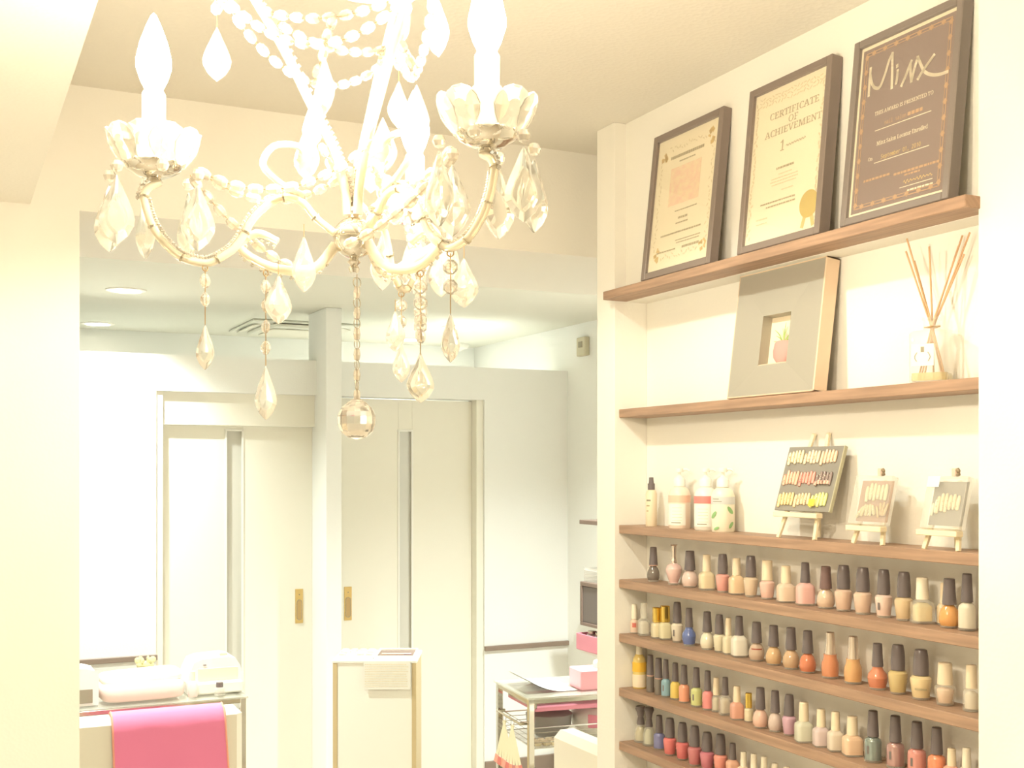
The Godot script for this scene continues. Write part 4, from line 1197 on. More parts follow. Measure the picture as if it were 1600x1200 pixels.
		l.name = "bulb_light"
		l.light_color = BULB_COLOR
		l.light_energy = BULB
		l.light_size = 0.012
		l.omni_range = 14.0
		l.omni_attenuation = 2.0
		l.shadow_enabled = true
		t.add_child(l, true)
		l.position = c + Vector3(0, 0.108, 0)
		# drops round the cup
		for j in 6:
			var b := TAU * j / 6 + 0.5 + i * 0.7
			var at := c + Vector3(cos(b) * 0.041, 0.012, sin(b) * 0.041)
			part("round_bead", lathe("round_bead", [Vector2(0, -0.006), Vector2(0.0042, -0.0042), Vector2(0.006, 0), Vector2(0.0042, 0.0042), Vector2(0, 0.006)], 10, 2.0, true), M.bead, t, at - Vector3(0, 0.006, 0))
			if j != 1:
				drop(t, at - Vector3(0, 0.014, 0), 0.031, 0.062, b * 1.7)
		# strand under the low point of the arm
		strand(t, spoke(a, 0.1426 * k, 1.787), [0.012, 0.029], 0.052, 0.019, 0.042, a)
		# loop of beads over the arm
		var lp := curve([spoke(a, 0.048 * k, 1.858), spoke(a, 0.07 * k, 1.868), spoke(a, 0.088 * k, 1.885), spoke(a, 0.078 * k, 1.903), spoke(a, 0.056 * k, 1.905), spoke(a, 0.042 * k, 1.895)], 4)
		part("scroll", tube(lp, 0.0033, -1.0, 8), M.arm_glass, t)
		drop(t, spoke(a, 0.046 * k, 1.925), 0.027, 0.052, a * 0.3)
		# upper rod
		pts = []
		for p in rod_prof:
			pts.append(spoke(a, p[0], p[1]))
		var rp := curve(pts, 4)
		var rod := part("upper_rod", tube(rp, 0.0046, -1.0, 10), M.arm_glass, t)
		st = begin()
		for j in range(2, rp.size() - 1):
			for h in 2:
				add_lathe(st, [Vector2(0, -0.0026), Vector2(0.0026, 0), Vector2(0, 0.0026)], 6, 2.0, Basis(), rp[j].lerp(rp[mini(j + 1, rp.size() - 1)], h * 0.5) + spoke(a + 180, 0.0058, HUB.y), true)
		strip_ = part("bead_edging", done(st), M.bead, rod)
		strip_.set_meta("kind", "stuff")
		var tip := spoke(a, 0.126, 2.05)
		strand(t, tip, [0.008, 0.022], 0.040, 0.026, 0.050, a * 0.5)
		part("round_bead", lathe("round_bead", []), M.bead, t, tip + Vector3(0.006, -0.012, 0.004))
		# hanging chain up to the ceiling hook
		part("hanging_chain", tube([spoke(a, 0.136, 2.106), Vector3(0, 2.36 - HUB.y, 0)], 0.0016, -1.0, 6), M.chrome_dull, t)
	# short scrolls between the arms, each with a long strand
	var ends := [Vector3(0.2739, 1.800, -1.1119), Vector3(0.4279, 1.8165, -1.0817), Vector3(0.396, 1.792, -1.0)]
	var strands := [[[0.013, 0.031, 0.051, 0.071], 0.088, 0.021, 0.052], [[0.013, 0.030, 0.048, 0.063], 0.088, 0.023, 0.048], [[0.012, 0.027, 0.042, 0.057], 0.074, 0.027, 0.044]]
	for i in 3:
		var e: Vector3 = ends[i] - HUB
		var flat := Vector3(e.x, 0, e.z)
		var u := flat.normalized()
		var r := flat.length()
		var pts := [u * 0.017 + Vector3(0, -0.006, 0), u * r * 0.45 + Vector3(0, -0.03, 0), u * r * 0.9 + Vector3(0, e.y - 0.006, 0), u * r * 1.22 + Vector3(0, e.y + 0.012, 0), u * r * 1.05 + Vector3(0, e.y + 0.026, 0), u * r * 0.82 + Vector3(0, e.y + 0.018, 0)]
		var sp := curve(pts, 4)
		var sc := part("scroll", tube(sp, 0.0052, 0.0036, 10), M.arm_glass, t)
		var st := begin()
		for j in range(2, sp.size() - 1):
			add_lathe(st, [Vector2(0, -0.0024), Vector2(0.0024, 0), Vector2(0, 0.0024)], 6, 2.0, Basis(), sp[j] + Vector3(0, -0.0066, 0), true)
		var es := part("bead_edging", done(st), M.bead, sc)
		es.set_meta("kind", "stuff")
		strand(t, u * r * 0.95 + Vector3(0, e.y - 0.012, 0), strands[i][0], strands[i][1], strands[i][2], strands[i][3], 0.5 + i)
	# loose drops on short wires
	for q in [[0.4397, 1.7985, 1.0093, 0.030, 0.046], [0.2836, 1.783, 1.085, 0.028, 0.046], [0.3051, 1.8187, 1.0746, 0.025, 0.052], [0.44, 1.8217, 1.0647, 0.029, 0.052], [0.405, 1.758, 1.10, 0.027, 0.04]]:
		var at := v(q[0], q[1], q[2]) - HUB
		part("drop_wire", tube([at, at + Vector3(0, 0.012, 0)], 0.0004, -1.0, 5), M.wire, t)
		drop(t, at, q[3], q[4], q[0] * 9.0)
	# bead garlands
	for i in 3:
		var a: float = angles[i]
		var b: float = angles[(i + 1) % 3]
		garland(t, spoke(a, 0.126, 2.045), spoke(b, 0.126, 2.045), 0.062)
		garland(t, spoke(a, 0.088, 2.03), spoke(b, 0.088, 2.03), 0.016)
		garland(t, spoke(a, 0.145, 1.878), spoke(b, 0.03, 1.905), 0.03)
		garland(t, spoke(a, 0.150, 1.872), spoke(a - 40, 0.075, 1.80), 0.01)
		if i != 0:
			garland(t, spoke(b, 0.145, 1.878), spoke(a, 0.03, 1.905), 0.035)
		var mid := (spoke(a, 0.088, 2.03) + spoke(b, 0.088, 2.03)) / 2 - Vector3(0, 0.016, 0)
		var dn := (spoke(a, 0.126, 2.045) + spoke(b, 0.126, 2.045)) / 2 - Vector3(0, 0.062, 0)
		garland(t, mid, dn, 0.0)
		drop(t, dn - Vector3(0, 0.012, 0), 0.028, 0.052, a)
	# ceiling canopy and hook
	part("ceiling_canopy", lathe("canopy", [Vector2(0, 2.35 - HUB.y), Vector2(0.012, 2.36 - HUB.y), Vector2(0.03, 2.395 - HUB.y), Vector2(0.055, 2.41 - HUB.y), Vector2(0.058, CEIL - HUB.y), Vector2(0, CEIL - HUB.y)], 28), M.chrome, t)

func sphere_profile(r: float, n: int) -> Array:
	var out := []
	for i in n + 1:
		var a := -PI / 2 + PI * i / n
		out.append(Vector2(maxf(0.0, cos(a) * r), sin(a) * r))
	return out

# ---------------------------------------------------------------- back room
func rod(parent: Node3D, called: String, a: Vector3, b: Vector3, r: float, m: Material) -> MeshInstance3D:
	return part(called, tube([a, b], r, -1.0, 10), m, parent)

func trolley(label: String, at: Vector3, turn: float, w: float, dp: float, h: float, basket_y: float) -> Node3D:
	# origin at the near left foot; x to the right, depth along -z
	var t := thing("salon_trolley", label, "trolley", at, turn, "glass topped salon trolleys")
	for c in [Vector3(0.014, 0, -0.014), Vector3(w - 0.014, 0, -0.014), Vector3(0.014, 0, -dp + 0.014), Vector3(w - 0.014, 0, -dp + 0.014)]:
		part("leg", box(Vector3(0.022, h - 0.05, 0.022), 0.002), M.chrome, t, c + Vector3(0, (h - 0.05) / 2 + 0.04, 0))
		part("caster", lathe("caster", [Vector2(0, 0), Vector2(0.016, 0.004), Vector2(0.018, 0.02), Vector2(0.008, 0.036), Vector2(0, 0.042)], 14), M.grey_dark, t, c)
	for e in [[Vector3(w / 2, h - 0.022, -0.014), Vector3(w - 0.03, 0.018, 0.02)], [Vector3(w / 2, h - 0.022, -dp + 0.014), Vector3(w - 0.03, 0.018, 0.02)], [Vector3(0.014, h - 0.022, -dp / 2), Vector3(0.02, 0.018, dp - 0.03)], [Vector3(w - 0.014, h - 0.022, -dp / 2), Vector3(0.02, 0.018, dp - 0.03)]]:
		part("top_rail", box(e[1], 0.002), M.chrome_dull, t, e[0])
	part("glass_top", box(Vector3(w + 0.01, 0.007, dp + 0.01), 0.0015), pane(Color(0.83, 0.82, 0.74), 0.4, 0.06), t, Vector3(w / 2, h - 0.0095, -dp / 2))
	# wire basket
	var b := part("basket_rim", tube([Vector3(0.03, basket_y, -0.03), Vector3(w - 0.03, basket_y, -0.03), Vector3(w - 0.03, basket_y, -dp + 0.03), Vector3(0.03, basket_y, -dp + 0.03)], 0.003, -1.0, 8, true), M.chrome, t)
	for k in 4:
		part("basket_wire", tube([Vector3(0.03, basket_y - 0.018 * (k + 1), -0.03), Vector3(w - 0.03, basket_y - 0.018 * (k + 1), -0.03), Vector3(w - 0.03, basket_y - 0.018 * (k + 1), -dp + 0.03), Vector3(0.03, basket_y - 0.018 * (k + 1), -dp + 0.03)], 0.0014, -1.0, 6, true), M.chrome_dull, b)
	part("basket_tray", box(Vector3(w - 0.06, 0.004, dp - 0.06)), pane(Color(0.9, 0.88, 0.8), 0.45, 0.1), b, Vector3(w / 2, basket_y - 0.075, -dp / 2))
	part("lower_shelf", box(Vector3(w - 0.04, 0.006, dp - 0.04), 0.001), pane(Color(0.85, 0.84, 0.78), 0.4, 0.06), t, Vector3(w / 2, 0.2, -dp / 2))
	return t

func cushion(size: Vector3, r: float) -> ArrayMesh:
	var key := "cushion%s%.3f" % [str(size), r]
	if cache.has(key):
		return cache[key]
	var st := begin()
	st.set_smooth_group(0)
	var n := 12
	var h := size / 2
	var p := func(i: int, j: int) -> Vector3:
		var th := PI * (float(i) / n) - PI / 2
		var ph := TAU * j / (2 * n)
		var d := Vector3(cos(th) * cos(ph), sin(th), cos(th) * sin(ph))
		var q := Vector3(signf(d.x) * pow(absf(d.x), 0.35), signf(d.y) * pow(absf(d.y), 0.35), signf(d.z) * pow(absf(d.z), 0.35))
		return Vector3(q.x * h.x, q.y * h.y, q.z * h.z)
	for i in n:
		for j in 2 * n:
			quad(st, p.call(i, j), p.call(i + 1, j), p.call(i + 1, j + 1), p.call(i, j + 1), Vector3.ZERO)
	cache[key] = done(st)
	return cache[key]

func armchair(label: String, at: Vector3, turn: float, w: float, top: float) -> Node3D:
	# the back stands at z 0 and the seat runs towards -z
	var t := thing("salon_chair", label, "chair", at, turn, "white leather salon chairs")
	part("backrest", box(Vector3(w, top - 0.32, 0.09), 0.022), M.leather, t, Vector3(0, 0.32 + (top - 0.32) / 2, -0.045))
	part("seat", cushion(Vector3(w - 0.06, 0.13, 0.4), 0.03), M.leather, t, Vector3(0, 0.40, -0.24))
	for s in [-1, 1]:
		part("armrest", box(Vector3(0.07, 0.26, 0.34), 0.02), M.leather, t, Vector3(s * (w / 2 - 0.035), 0.49, -0.26))
		for z in [-0.05, -0.4]:
			part("leg", lathe("chair_leg", [Vector2(0, 0), Vector2(0.014, 0), Vector2(0.022, 0.33), Vector2(0, 0.33)], 12), M.chrome, t, Vector3(s * (w / 2 - 0.05), 0, z))
	part("base_frame", box(Vector3(w - 0.04, 0.05, 0.42), 0.008), M.leather, t, Vector3(0, 0.335, -0.215))
	return t

func back_room() -> void:
	# --- left: trolley, chair, towels
	var top := 0.75
	trolley("chrome trolley with glass top behind the white chair, left", v(0.15, 0, 4.46), 0.0, 0.895, 0.42, top, 0.62)
	var t := thing("curing_lamp", "white nail curing lamp with rounded hood on the left trolley", "lamp", v(0.945, top, 4.64), 0.0)
	var hood := []
	for p in [[-0.105, 0.0], [0.108, 0.0], [0.11, 0.045], [0.095, 0.1], [0.078, 0.127], [0.05, 0.135], [-0.05, 0.13], [-0.078, 0.12], [-0.095, 0.085], [-0.108, 0.045]]:
		hood.append(Vector2(p[0], p[1]))
	part("hood", slab("", hood, 0.17), M.white, t)
	part("front_step", box(Vector3(0.185, 0.045, 0.03), 0.006), M.white_matte, t, Vector3(0.008, 0.0225, 0.1))
	part("green_button", box(Vector3(0.028, 0.012, 0.02), 0.003), mat(Color(0.88, 0.9, 0.6), 0.4), t, Vector3(0.04, 0.138, 0.04))
	part("switch", box(Vector3(0.012, 0.004, 0.004), 0.001), M.grey_dark, t, Vector3(-0.04, 0.108, 0.087))
	part("hand_slot", box(Vector3(0.15, 0.045, 0.004), 0.001), mat(Color(0.9, 0.87, 0.78), 0.6), t, Vector3(0.01, 0.072, 0.086))
	t = thing("polish_jar", "tiny clear jar with a dark lid in front of the curing lamp", "jar", v(0.95, top, 4.50), 0.0)
	part("jar", lathe("mini_jar", [Vector2(0, 0), Vector2(0.02, 0), Vector2(0.021, 0.004), Vector2(0.019, 0.026), Vector2(0.012, 0.03), Vector2(0, 0.03)], 18), M.bottle_glass, t)
	part("lid", lathe("mini_lid", [Vector2(0, 0.03), Vector2(0.013, 0.03), Vector2(0.013, 0.048), Vector2(0, 0.049)], 16), M.grey_dark, t)
	t = thing("polish_bottle", "pale pink bottle standing left of the curing lamp", "bottle", v(0.852, top, 4.51), 0.0)
	part("body", lathe("pale_body", [Vector2(0, 0), Vector2(0.017, 0), Vector2(0.018, 0.005), Vector2(0.018, 0.05), Vector2(0.01, 0.06), Vector2(0, 0.06)], 16), mat(Color(0.95, 0.86, 0.81), 0.25), t)
	part("cap", lathe("pale_cap", [Vector2(0, 0.06), Vector2(0.009, 0.06), Vector2(0.008, 0.095), Vector2(0, 0.096)], 14), M.cap_V, t)
	# folded towel
	t = thing("folded_towel", "pale pink folded towel lying on the left trolley", "towel", v(0.672, top, 4.58), 0.04)
	part("fold", cushion(Vector3(0.3, 0.07, 0.2), 0.01), M.towel_pale, t, Vector3(0, 0.035, 0))
	part("upper_fold", cushion(Vector3(0.29, 0.04, 0.17), 0.01), M.white_matte, t, Vector3(0.004, 0.078, -0.02), Basis(Vector3.BACK, 0.03))
	# small appliance at the left edge
	t = thing("towel_warmer", "small white rounded appliance at the left end of the left trolley", "appliance", v(0.438, top, 4.56), 0.0)
	var dome := []
	for p in [[-0.075, 0.0], [0.075, 0.0], [0.077, 0.1], [0.062, 0.125], [0.03, 0.135], [-0.03, 0.135], [-0.062, 0.125], [-0.077, 0.1]]:
		dome.append(Vector2(p[0], p[1]))
	part("housing", slab("", dome, 0.13), M.white, t)
	part("panel", box(Vector3(0.07, 0.05, 0.003), 0.001), M.grey_card, t, Vector3(0.02, 0.035, 0.0665))
	part("vent", box(Vector3(0.02, 0.003, 0.006), 0.001), M.grey_dark, t, Vector3(0.0, 0.136, 0.02))
	t = thing("glass_ornament", "small yellowish glass flower ornament behind the folded towel", "ornament", v(0.72, top, 4.78), 0.0)
	part("bowl", lathe("orn_bowl", [Vector2(0, 0), Vector2(0.018, 0), Vector2(0.022, 0.05), Vector2(0.035, 0.09), Vector2(0.03, 0.1), Vector2(0, 0.085)], 16), glass(Color(0.97, 0.93, 0.72), 0.5), t)
	for k in 6:
		part("petal", crystal("orn_petal", gon(8, 0.014), 0.005), glass(Color(0.98, 0.95, 0.78), 0.5), t, Basis(Vector3.UP, k * TAU / 6) * Vector3(0.028, 0.108, 0), Basis(Vector3.UP, k * TAU / 6))
	armchair("white leather salon chair with a pink towel over its back", v(0.64, 0, 3.98), 0.0, 0.56, 0.80)
	# pink towel over the chair back
	t = thing("towel", "bright pink towel draped over the back of the left white chair", "towel", v(0.672, 0.80, 4.025), 0.0)
	var st := begin()
	st.set_smooth_group(0)
	var n := 22
	var sheet := func(i: int, j: int, off: float) -> Vector3:
		# i runs down the front, over the top and down behind; j across
		var s := -0.42 + 0.78 * i / float(n)
		var x := -0.175 + 0.36 * j / float(n)
		var wav := sin(j * 0.55 + 0.5) * 0.004
		var r := 0.052 + off
		if s < -0.075:
			var flare := 1.0 + (-0.075 - s) * 0.1
			return Vector3(x * flare + (-0.075 - s) * 0.05, 0.0085 + off - 0.055 + (s + 0.075), r + wav * minf(1.0, (-0.075 - s) * 6))
		if s < 0.075:
			var a := s / 0.075 * PI / 2
			return Vector3(x, 0.0085 + off - 0.055 + cos(a) * 0.055, -sin(a) * r)
		return Vector3(x, 0.0085 + off - 0.055 - (s - 0.075), -r)
	for off in [0.0, 0.004]:
		for i in n:
			for j in n:
				var c: Vector3 = sheet.call(i, j, 0.002)
				var core := Vector3(c.x, minf(c.y, -0.05), 0)
				quad(st, sheet.call(i, j, off), sheet.call(i + 1, j, off), sheet.call(i + 1, j + 1, off), sheet.call(i, j + 1, off), core if off > 0.0 else c * 2.0 - core)
	part("cloth", done(st), M.pink_towel, t)
	for e in [0, n]:
		var hem := []
		for i in n + 1:
			hem.append(sheet.call(i, e, 0.003))
		part("hem", tube(hem, 0.0035, -1.0, 6), M.pink_trim, t)
	# --- middle: narrow cabinet with a tray on top
	var q := thing("side_cabinet", "narrow white cabinet with pale wood edges below the dividing wall", "cabinet", v(1.597, 0, 4.537), -0.4516)
	var w := 0.33
	var dp := 0.26
	var h := 0.84
	part("front_panel", box(Vector3(w - 0.035, h, 0.016), 0.001), M.white_matte, q, Vector3(0, h / 2, dp / 2 - 0.012))
	for s in [-1, 1]:
		part("side_panel", box(Vector3(0.0175, h, dp), 0.001), M.birch, q, Vector3(s * (w / 2 - 0.00875), h / 2, 0))
	part("back_panel", box(Vector3(w - 0.036, h - 0.04, 0.008)), M.white_matte, q, Vector3(0, h / 2, -dp / 2 + 0.006))
	part("top", box(Vector3(w + 0.006, 0.012, dp + 0.006), 0.002), M.white, q, Vector3(0, h + 0.006, 0))
	part("foot_board", box(Vector3(w - 0.036, 0.03, dp - 0.03)), M.birch, q, Vector3(0, 0.015, 0))
	var p := q.transform * Vector3(0.075, h + 0.012, 0.0)
	t = thing("tool_tray", "open white tray with brown lining and tools on the narrow cabinet", "tray", p, -0.4516)
	part("base", box(Vector3(0.15, 0.003, 0.2), 0.001), M.cabinet, t, Vector3(0, 0.0025, 0))
	for s in [-1, 1]:
		part("side", box(Vector3(0.006, 0.012, 0.21), 0.001), M.white, t, Vector3(s * 0.076, 0.006, 0))
		part("end", box(Vector3(0.15, 0.012, 0.006), 0.001), M.white, t, Vector3(0, 0.006, s * 0.102))
	t = thing("nail_file", "peach coloured nail file lying in the brown lined tray", "nail file", p + Vector3(0, 0.0045, 0), -0.4516)
	part("file", box(Vector3(0.1, 0.003, 0.02), 0.001), mat(Color(0.95, 0.8, 0.66), 0.8), t, Vector3(-0.01, 0.0015, 0.01))
	part("grip", box(Vector3(0.03, 0.0034, 0.021), 0.001), mat(Color(0.8, 0.66, 0.68), 0.7), t, Vector3(0.045, 0.0017, 0.01))
	p = q.transform * Vector3(-0.085, h + 0.012, 0.0)
	t = thing("sample_tray", "white tray of pale round gel samples on the narrow cabinet", "tray", p, -0.4516)
	part("base", box(Vector3(0.15, 0.006, 0.2), 0.001), M.white, t, Vector3(0, 0.003, 0))
	rng.seed = 5
	for k in 12:
		part("gel_sample", lathe("gel_sample", [Vector2(0, 0), Vector2(0.014, 0), Vector2(0.014, 0.008), Vector2(0.011, 0.010), Vector2(0, 0.010)], 14), [M.towel_pale, mat(Color(0.94, 0.9, 0.72), 0.4), mat(Color(0.95, 0.85, 0.72), 0.4)][k % 3], t, Vector3(-0.054 + (k % 4) * 0.036, 0.006, -0.06 + (k / 4) * 0.055))
	t = thing("price_list", "white printed sheet hanging over the front of the narrow cabinet", "paper", q.transform * Vector3(0.05, h + 0.010, dp / 2 + 0.006), -0.4516)
	part("sheet", box(Vector3(0.185, 0.108, 0.0008)), mat(Color(0.93, 0.92, 0.87), 0.7), t, Vector3(0, -0.058, 0.002), Basis(Vector3.RIGHT, -0.05))
	for k in 10:
		fine_print(t, -0.005, -0.014 - k * 0.0095, 0.0034 + 0.0004 * k, 0.165, 0.002, M.ink_faint, 300 + k)
	# --- right: trolley and what is on it
	var base := v(1.92, 0, 3.82)
	var tr := trolley("chrome trolley with glass top, wire basket and hanging samples, right", base, -0.11, 0.62, 0.38, 0.78, 0.655)
	var put := func(x: float, y: float, z: float) -> Vector3: return tr.transform * Vector3(x, y, z)
	t = thing("paper_sheet", "white paper sheet curling up on the right trolley", "paper", put.call(0.19, 0.7745, -0.19), -0.11)
	st = begin()
	st.set_smooth_group(0)
	for i in 16:
		for j in 6:
			var f := func(a: int, b: int) -> Vector3:
				var x := -0.16 + 0.195 * a / 16.0
				return Vector3(x, 0.003 + 0.045 * pow(maxf(0.0, -0.02 - x) / 0.14, 2.0) + 0.012 * pow(maxf(0.0, x - 0.08) / 0.1, 2.0), -0.12 + 0.24 * b / 6.0)
			var c: Vector3 = f.call(i, j)
			quad(st, f.call(i, j), f.call(i + 1, j), f.call(i + 1, j + 1), f.call(i, j + 1), c - Vector3(0, 1, 0))
			quad(st, f.call(i, j) - Vector3(0, 0.0025, 0), f.call(i + 1, j) - Vector3(0, 0.0025, 0), f.call(i + 1, j + 1) - Vector3(0, 0.0025, 0), f.call(i, j + 1) - Vector3(0, 0.0025, 0), c + Vector3(0, 1, 0))
	part("sheet", done(st), M.white_matte, t)
	t = thing("tissue_box", "pale pink tissue box on the right trolley", "box", put.call(0.337, 0.7745, -0.12), -0.11)
	part("box", box(Vector3(0.21, 0.075, 0.12), 0.004), M.pink_card, t, Vector3(0, 0.0375, 0))
	part("tissue", cushion(Vector3(0.11, 0.05, 0.05), 0.01), M.white_matte, t, Vector3(0.03, 0.078, 0))
	var slide := part("slide_tray", box(Vector3(0.54, 0.018, 0.3), 0.003), M.pink_plastic, tr, Vector3(0.31, 0.721, -0.19))
	for s in [-1, 1]:
		part("hanger", box(Vector3(0.008, 0.04, 0.3), 0.001), M.chrome_dull, slide, Vector3(s * 0.266, 0.021, 0))
	t = thing("foot_bath", "round white basin standing in the basket of the right trolley", "basin", put.call(0.40, 0.582, -0.2), 0.0)
	part("basin", lathe("basin", [Vector2(0, 0), Vector2(0.1, 0), Vector2(0.135, 0.03), Vector2(0.142, 0.075), Vector2(0.12, 0.11), Vector2(0.08, 0.122), Vector2(0, 0.124)], 32), M.white, t)
	band(t, "label_card", 0.1435, 0.032, 0.088, M.clear_pane, -1.0, 0.6)
	band(t, "pink_mark", 0.144, 0.04, 0.09, M.pink_plastic, -1.05, -0.7)
	t = thing("grey_bowl", "dark grey round dish in the basket of the right trolley", "bowl", put.call(0.165, 0.582, -0.22), 0.0)
	part("dish", lathe("dish", [Vector2(0, 0), Vector2(0.05, 0), Vector2(0.085, 0.04), Vector2(0.09, 0.085), Vector2(0.07, 0.1), Vector2(0, 0.104)], 26), mat(Color(0.6, 0.58, 0.55), 0.4), t)
	# small beads and stones in the basket
	rng.seed = 9
	for k in 14:
		t = thing("stone_sachet", "small sachet of pale stones lying in the basket of the right trolley", "sachet", put.call(0.06 + (k % 5) * 0.032, 0.582, -0.06 - (k / 5) * 0.028), rng.randf() * 3, "sachets of stones in the right trolley basket")
		part("sachet", cushion(Vector3(0.026, 0.016, 0.022), 0.004), mat([Color(0.86, 0.8, 0.66), Color(0.82, 0.76, 0.62), Color(0.9, 0.84, 0.7)][k % 3], 0.5), t, Vector3(0, 0.008, 0))
	# hanging fan of nail colour sticks
	for i in 2:
		var at: Vector3 = put.call(-0.016, 0.66, -0.13 - i * 0.09)
		t = thing("nail_sample_fan", ["fan of pale sample sticks with pink tips, nearer on the trolley side", "fan of pale sample sticks with coral tips, farther on the trolley side"][i], "sample fan", at, -0.11)
		part("ring", tube(ring_points(0.014), 0.0015, -1.0, 6, true), M.chrome, t, Vector3(0, 0.0, 0), Basis(Vector3.UP, 0.8))
		for k in 6:
			var a := (k - 2.5) * 0.13
			var b := Basis(Vector3.UP, PI / 2 + 0.4) * Basis(Vector3.BACK, a)
			var sk := part("stick", box(Vector3(0.014, 0.15, 0.002), 0.0008), mat(Color(0.93, 0.9, 0.76), 0.4), t, b * Vector3(0, -0.085, 0.003 * k - 0.008), b)
			part("painted_tip", box(Vector3(0.02, 0.034, 0.003), 0.0012), mat([Color(0.88, 0.55, 0.5), Color(0.93, 0.7, 0.6), Color(0.8, 0.52, 0.5), Color(0.9, 0.62, 0.52), Color(0.86, 0.5, 0.46), Color(0.92, 0.66, 0.58)][k], 0.25), sk, Vector3(0, -0.088, 0))
	part("hook_rail", tube([Vector3(-0.016, 0.672, -0.05), Vector3(-0.016, 0.672, -0.30)], 0.004, -1.0, 8), M.chrome, tr)
	for z in [-0.05, -0.30]:
		part("hook_bracket", box(Vector3(0.034, 0.012, 0.012), 0.002), M.chrome_dull, tr, Vector3(-0.003, 0.672, z))
	armchair("white leather salon chair partly hidden by the shelf upright, right", v(1.70, 0, 2.98), -PI / 2, 0.50, 0.80)
	# --- right wall: shelf, cupboard, trays
	var s1 := span(2.72, 2.97, 1.348, 1.368, 4.0, 4.878, 0.002)
	var sh := part(numbered("wall_shelf"), s1[0], M.cabinet, self, s1[1])
	sh.set_meta("label", "dark brown wall shelf on the right wall of the back room")
	sh.set_meta("category", "shelf")
	var cu := thing("wall_cupboard", "dark brown open cupboard on the right wall of the back room", "cupboard", v(2.845, 0.871, 4.436), 0.0)
	part("top_board", box(Vector3(0.25, 0.02, 0.87), 0.002), M.cabinet, cu, Vector3(0, 0.196, 0))
	part("bottom_board", box(Vector3(0.25, 0.016, 0.87), 0.002), M.cabinet, cu, Vector3(0, 0.008, 0))
	for s in [-1, 1]:
		part("end_board", box(Vector3(0.25, 0.17, 0.018), 0.001), M.cabinet, cu, Vector3(0, 0.101, s * 0.426))
	part("door", box(Vector3(0.016, 0.166, 0.83), 0.001), M.grey_dark, cu, Vector3(-0.112, 0.101, 0))
	for k in 4:
		t = thing("acrylic_tray", "clear shallow acrylic tray, %s of the stack on the dark cupboard" % ["lowest", "second", "third", "uppermost"][k], "tray", v(2.83, 1.077 + k * 0.0165, 4.79), 0.0, "clear trays stacked on the cupboard")
		part("tray", box(Vector3(0.19, 0.004, 0.14), 0.001), pane(Color(0.97, 0.94, 0.9), 0.6, 0.1), t, Vector3(0, 0.002, 0))
		for s in [-1, 1]:
			part("wall", box(Vector3(0.19, 0.0155, 0.003)), M.clear_pane, t, Vector3(0, 0.008, s * 0.0685))
			part("wall", box(Vector3(0.003, 0.0155, 0.137)), M.clear_pane, t, Vector3(s * 0.0935, 0.008, 0))
	t = thing("glass_globe", "small clear glass globe on the stack of acrylic trays", "ornament", v(2.81, 1.1435, 4.76), 0.0)
	part("globe", lathe("globe", [Vector2(0, 0), Vector2(0.02, 0.0), Vector2(0.038, 0.02), Vector2(0.042, 0.045), Vector2(0.03, 0.072), Vector2(0, 0.082)], 20), pane(Color(0.95, 0.92, 0.88), 0.4, 0.05), t)
	t = thing("pink_box_tray", "pink open box under the dark cupboard on the right wall", "box", v(2.82, 0.758, 4.62), 0.0)
	part("base", box(Vector3(0.24, 0.006, 0.5), 0.002), M.pink_plastic, t, Vector3(0, 0.003, 0))
	for s in [-1, 1]:
		part("side", box(Vector3(0.006, 0.075, 0.5), 0.002), M.pink_plastic, t, Vector3(s * 0.118, 0.04, 0))
		part("end", box(Vector3(0.23, 0.075, 0.006), 0.002), M.pink_plastic, t, Vector3(0, 0.04, s * 0.247))
	for k in 3:
		var jr := thing("glass_jar", ["little glass jar in the pink box, farthest", "little glass jar in the pink box, middle", "little glass jar in the pink box, nearest"][k], "jar", v(2.745, 0.764, 4.80 - k * 0.07), 0.0, "little jars in the pink box")
		part("jar", lathe("wee_jar", [Vector2(0, 0), Vector2(0.022, 0), Vector2(0.024, 0.004), Vector2(0.024, 0.07), Vector2(0, 0.072)], 16), pane(Color(0.93, 0.9, 0.84), 0.45, 0.06), jr)
		part("lid", lathe("wee_lid", [Vector2(0, 0.072), Vector2(0.02, 0.072), Vector2(0.02, 0.086), Vector2(0, 0.087)], 16), M.chrome_dull, jr)
	var lg := span(2.74, 2.97, 0.735, 0.758, 4.0, 4.9, 0.002)
	var le := part(numbered("wall_shelf"), lg[0], M.wall_back, self, lg[1])
	le.set_meta("label", "white ledge under the pink box on the right wall")
	le.set_meta("category", "shelf")
	# --- ceiling fittings
	t = thing("ceiling_air_conditioner", "square white air conditioner set in the back room ceiling", "air conditioner", v(1.68, CEIL2, 6.12), 0.0)
	part("panel", box(Vector3(0.56, 0.012, 0.56), 0.004), M.ceiling_back, t, Vector3(0, -0.006, 0))
	part("core", box(Vector3(0.4, 0.02, 0.4), 0.008), M.ceiling_back, t, Vector3(0, -0.018, 0))
	for k in 4:
		var b := Basis(Vector3.UP, k * PI / 2)
		part("louvre", box(Vector3(0.34, 0.006, 0.05), 0.002), mat(Color(0.86, 0.84, 0.77), 0.5), t, b * Vector3(0, -0.016, 0.236), b * Basis(Vector3.RIGHT, 0.2))
	part("grille", box(Vector3(0.3, 0.006, 0.3), 0.002), mat(Color(0.88, 0.86, 0.79), 0.6), t, Vector3(0, -0.032, 0))
	t = thing("smoke_detector", "round white smoke detector on the back room ceiling", "detector", v(2.79, CEIL2, 6.50), 0.0)
	part("body", lathe("smoke", [Vector2(0, -0.042), Vector2(0.02, -0.042), Vector2(0.03, -0.034), Vector2(0.062, -0.024), Vector2(0.07, -0.008), Vector2(0.068, 0.0)], 28), M.white, t)
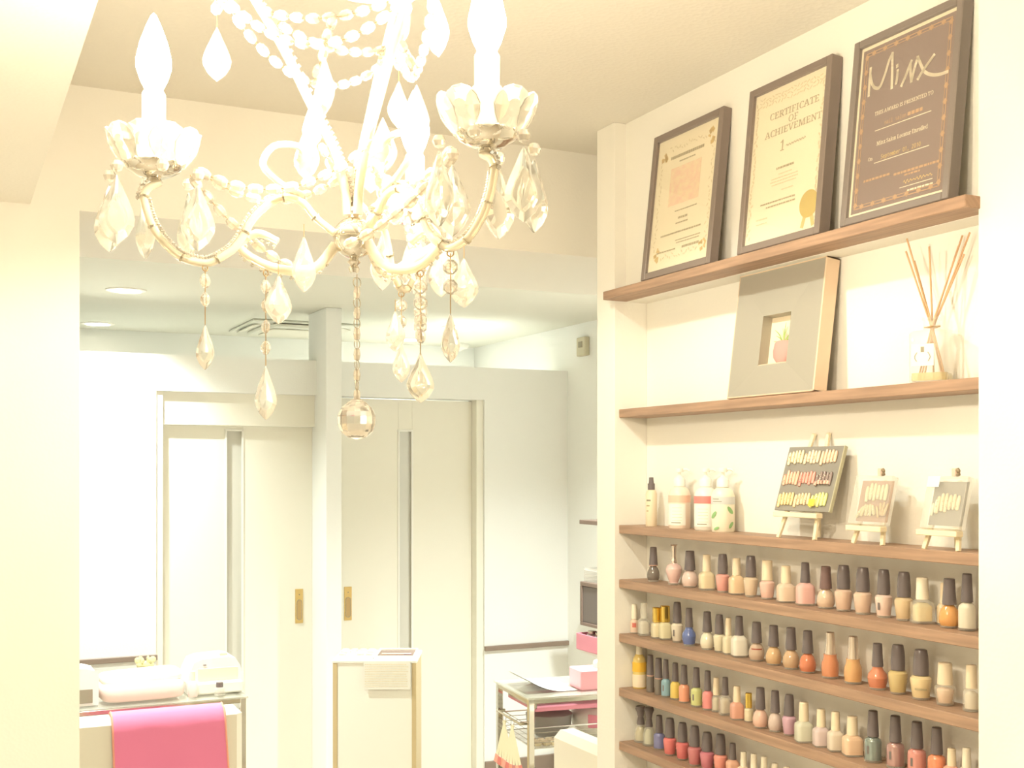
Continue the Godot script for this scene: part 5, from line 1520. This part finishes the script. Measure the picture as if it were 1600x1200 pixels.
	part("sensor", lathe("smoke_eye", [Vector2(0, -0.046), Vector2(0.007, -0.045), Vector2(0.008, -0.041)], 12), M.grey_card, t)
	t = thing("wall_sensor", "small grey box high on the right wall of the back room", "sensor", v(2.955, 2.235, 5.26), 0.0)
	part("case", box(Vector3(0.03, 0.095, 0.09), 0.004), mat(Color(0.8, 0.77, 0.66), 0.5), t)
	part("lens", box(Vector3(0.004, 0.03, 0.04), 0.001), M.grey_card, t, Vector3(-0.016, 0.01, 0))

const BULB := 0.09
const BULB_COLOR := Color(1.0, 0.94, 0.85)
const SPOT_COLOR := Color(0.985, 1.0, 0.95)
const BACK_COLOR := Color(0.97, 1.0, 0.995)

func _ready() -> void:
	# camera: level, with a raised lens, turned a little to the right
	var cam := Camera3D.new()
	cam.name = "camera"
	add_child(cam)
	cam.position = Vector3(0, 1.6, 0)
	cam.rotation = Vector3(0, -0.4516, 0)
	var focal := 1838.6
	cam.set_frustum(0.05 * 1200.0 / focal, Vector2(0, 0.05 * 135.5 / focal), 0.05, 40.0)
	cam.current = true
	var we := WorldEnvironment.new()
	we.name = "environment"
	var env := Environment.new()
	env.background_mode = Environment.BG_COLOR
	env.background_color = Color(0, 0, 0)
	env.tonemap_mode = Environment.TONE_MAPPER_LINEAR
	env.tonemap_exposure = 3.0
	env.sdfgi_enabled = true
	env.ssao_enabled = true
	env.ssil_enabled = true
	we.environment = env
	add_child(we)
	materials()
	# front room downlights (above the picture) and those of the back room
	downlight(0.65, 1.9, CEIL, 0.33, "recessed downlight in the front room ceiling beside the shelves", SPOT_COLOR, 71.0, 0.3)
	downlight(0.72, -0.1, CEIL, 0.45, "recessed downlight in the front room ceiling near the entrance", SPOT_COLOR)
	downlight(-0.5, 0.9, 2.16, 1.5, "recessed downlight in the dropped soffit near the entrance", SPOT_COLOR)
	downlight(0.6997, 5.16, CEIL2, 1.15, "recessed downlight over the left end of the door partition", BACK_COLOR)
	downlight(0.7267, 6.40, CEIL2, 0.9, "recessed downlight in the back room ceiling, far left", BACK_COLOR)
	downlight(2.4335, 6.38, CEIL2, 0.9, "recessed downlight in the back room ceiling, far right", BACK_COLOR)
	downlight(2.4556, 5.72, CEIL2, 0.9, "recessed downlight in the back room ceiling, right of the dividing wall", BACK_COLOR)
	downlight(0.5, 4.2, CEIL2, 1.5, "recessed downlight above the left trolley, hidden by the lintel", BACK_COLOR)
	downlight(2.52, 4.1, CEIL2, 2.5, "recessed downlight above the right trolley, hidden by the lintel", BACK_COLOR)
	room()
	shelves()
	certificates()
	silver_frame()
	diffuser()
	toiletries()
	easels()
	polish()
	chandelier()
	back_room()
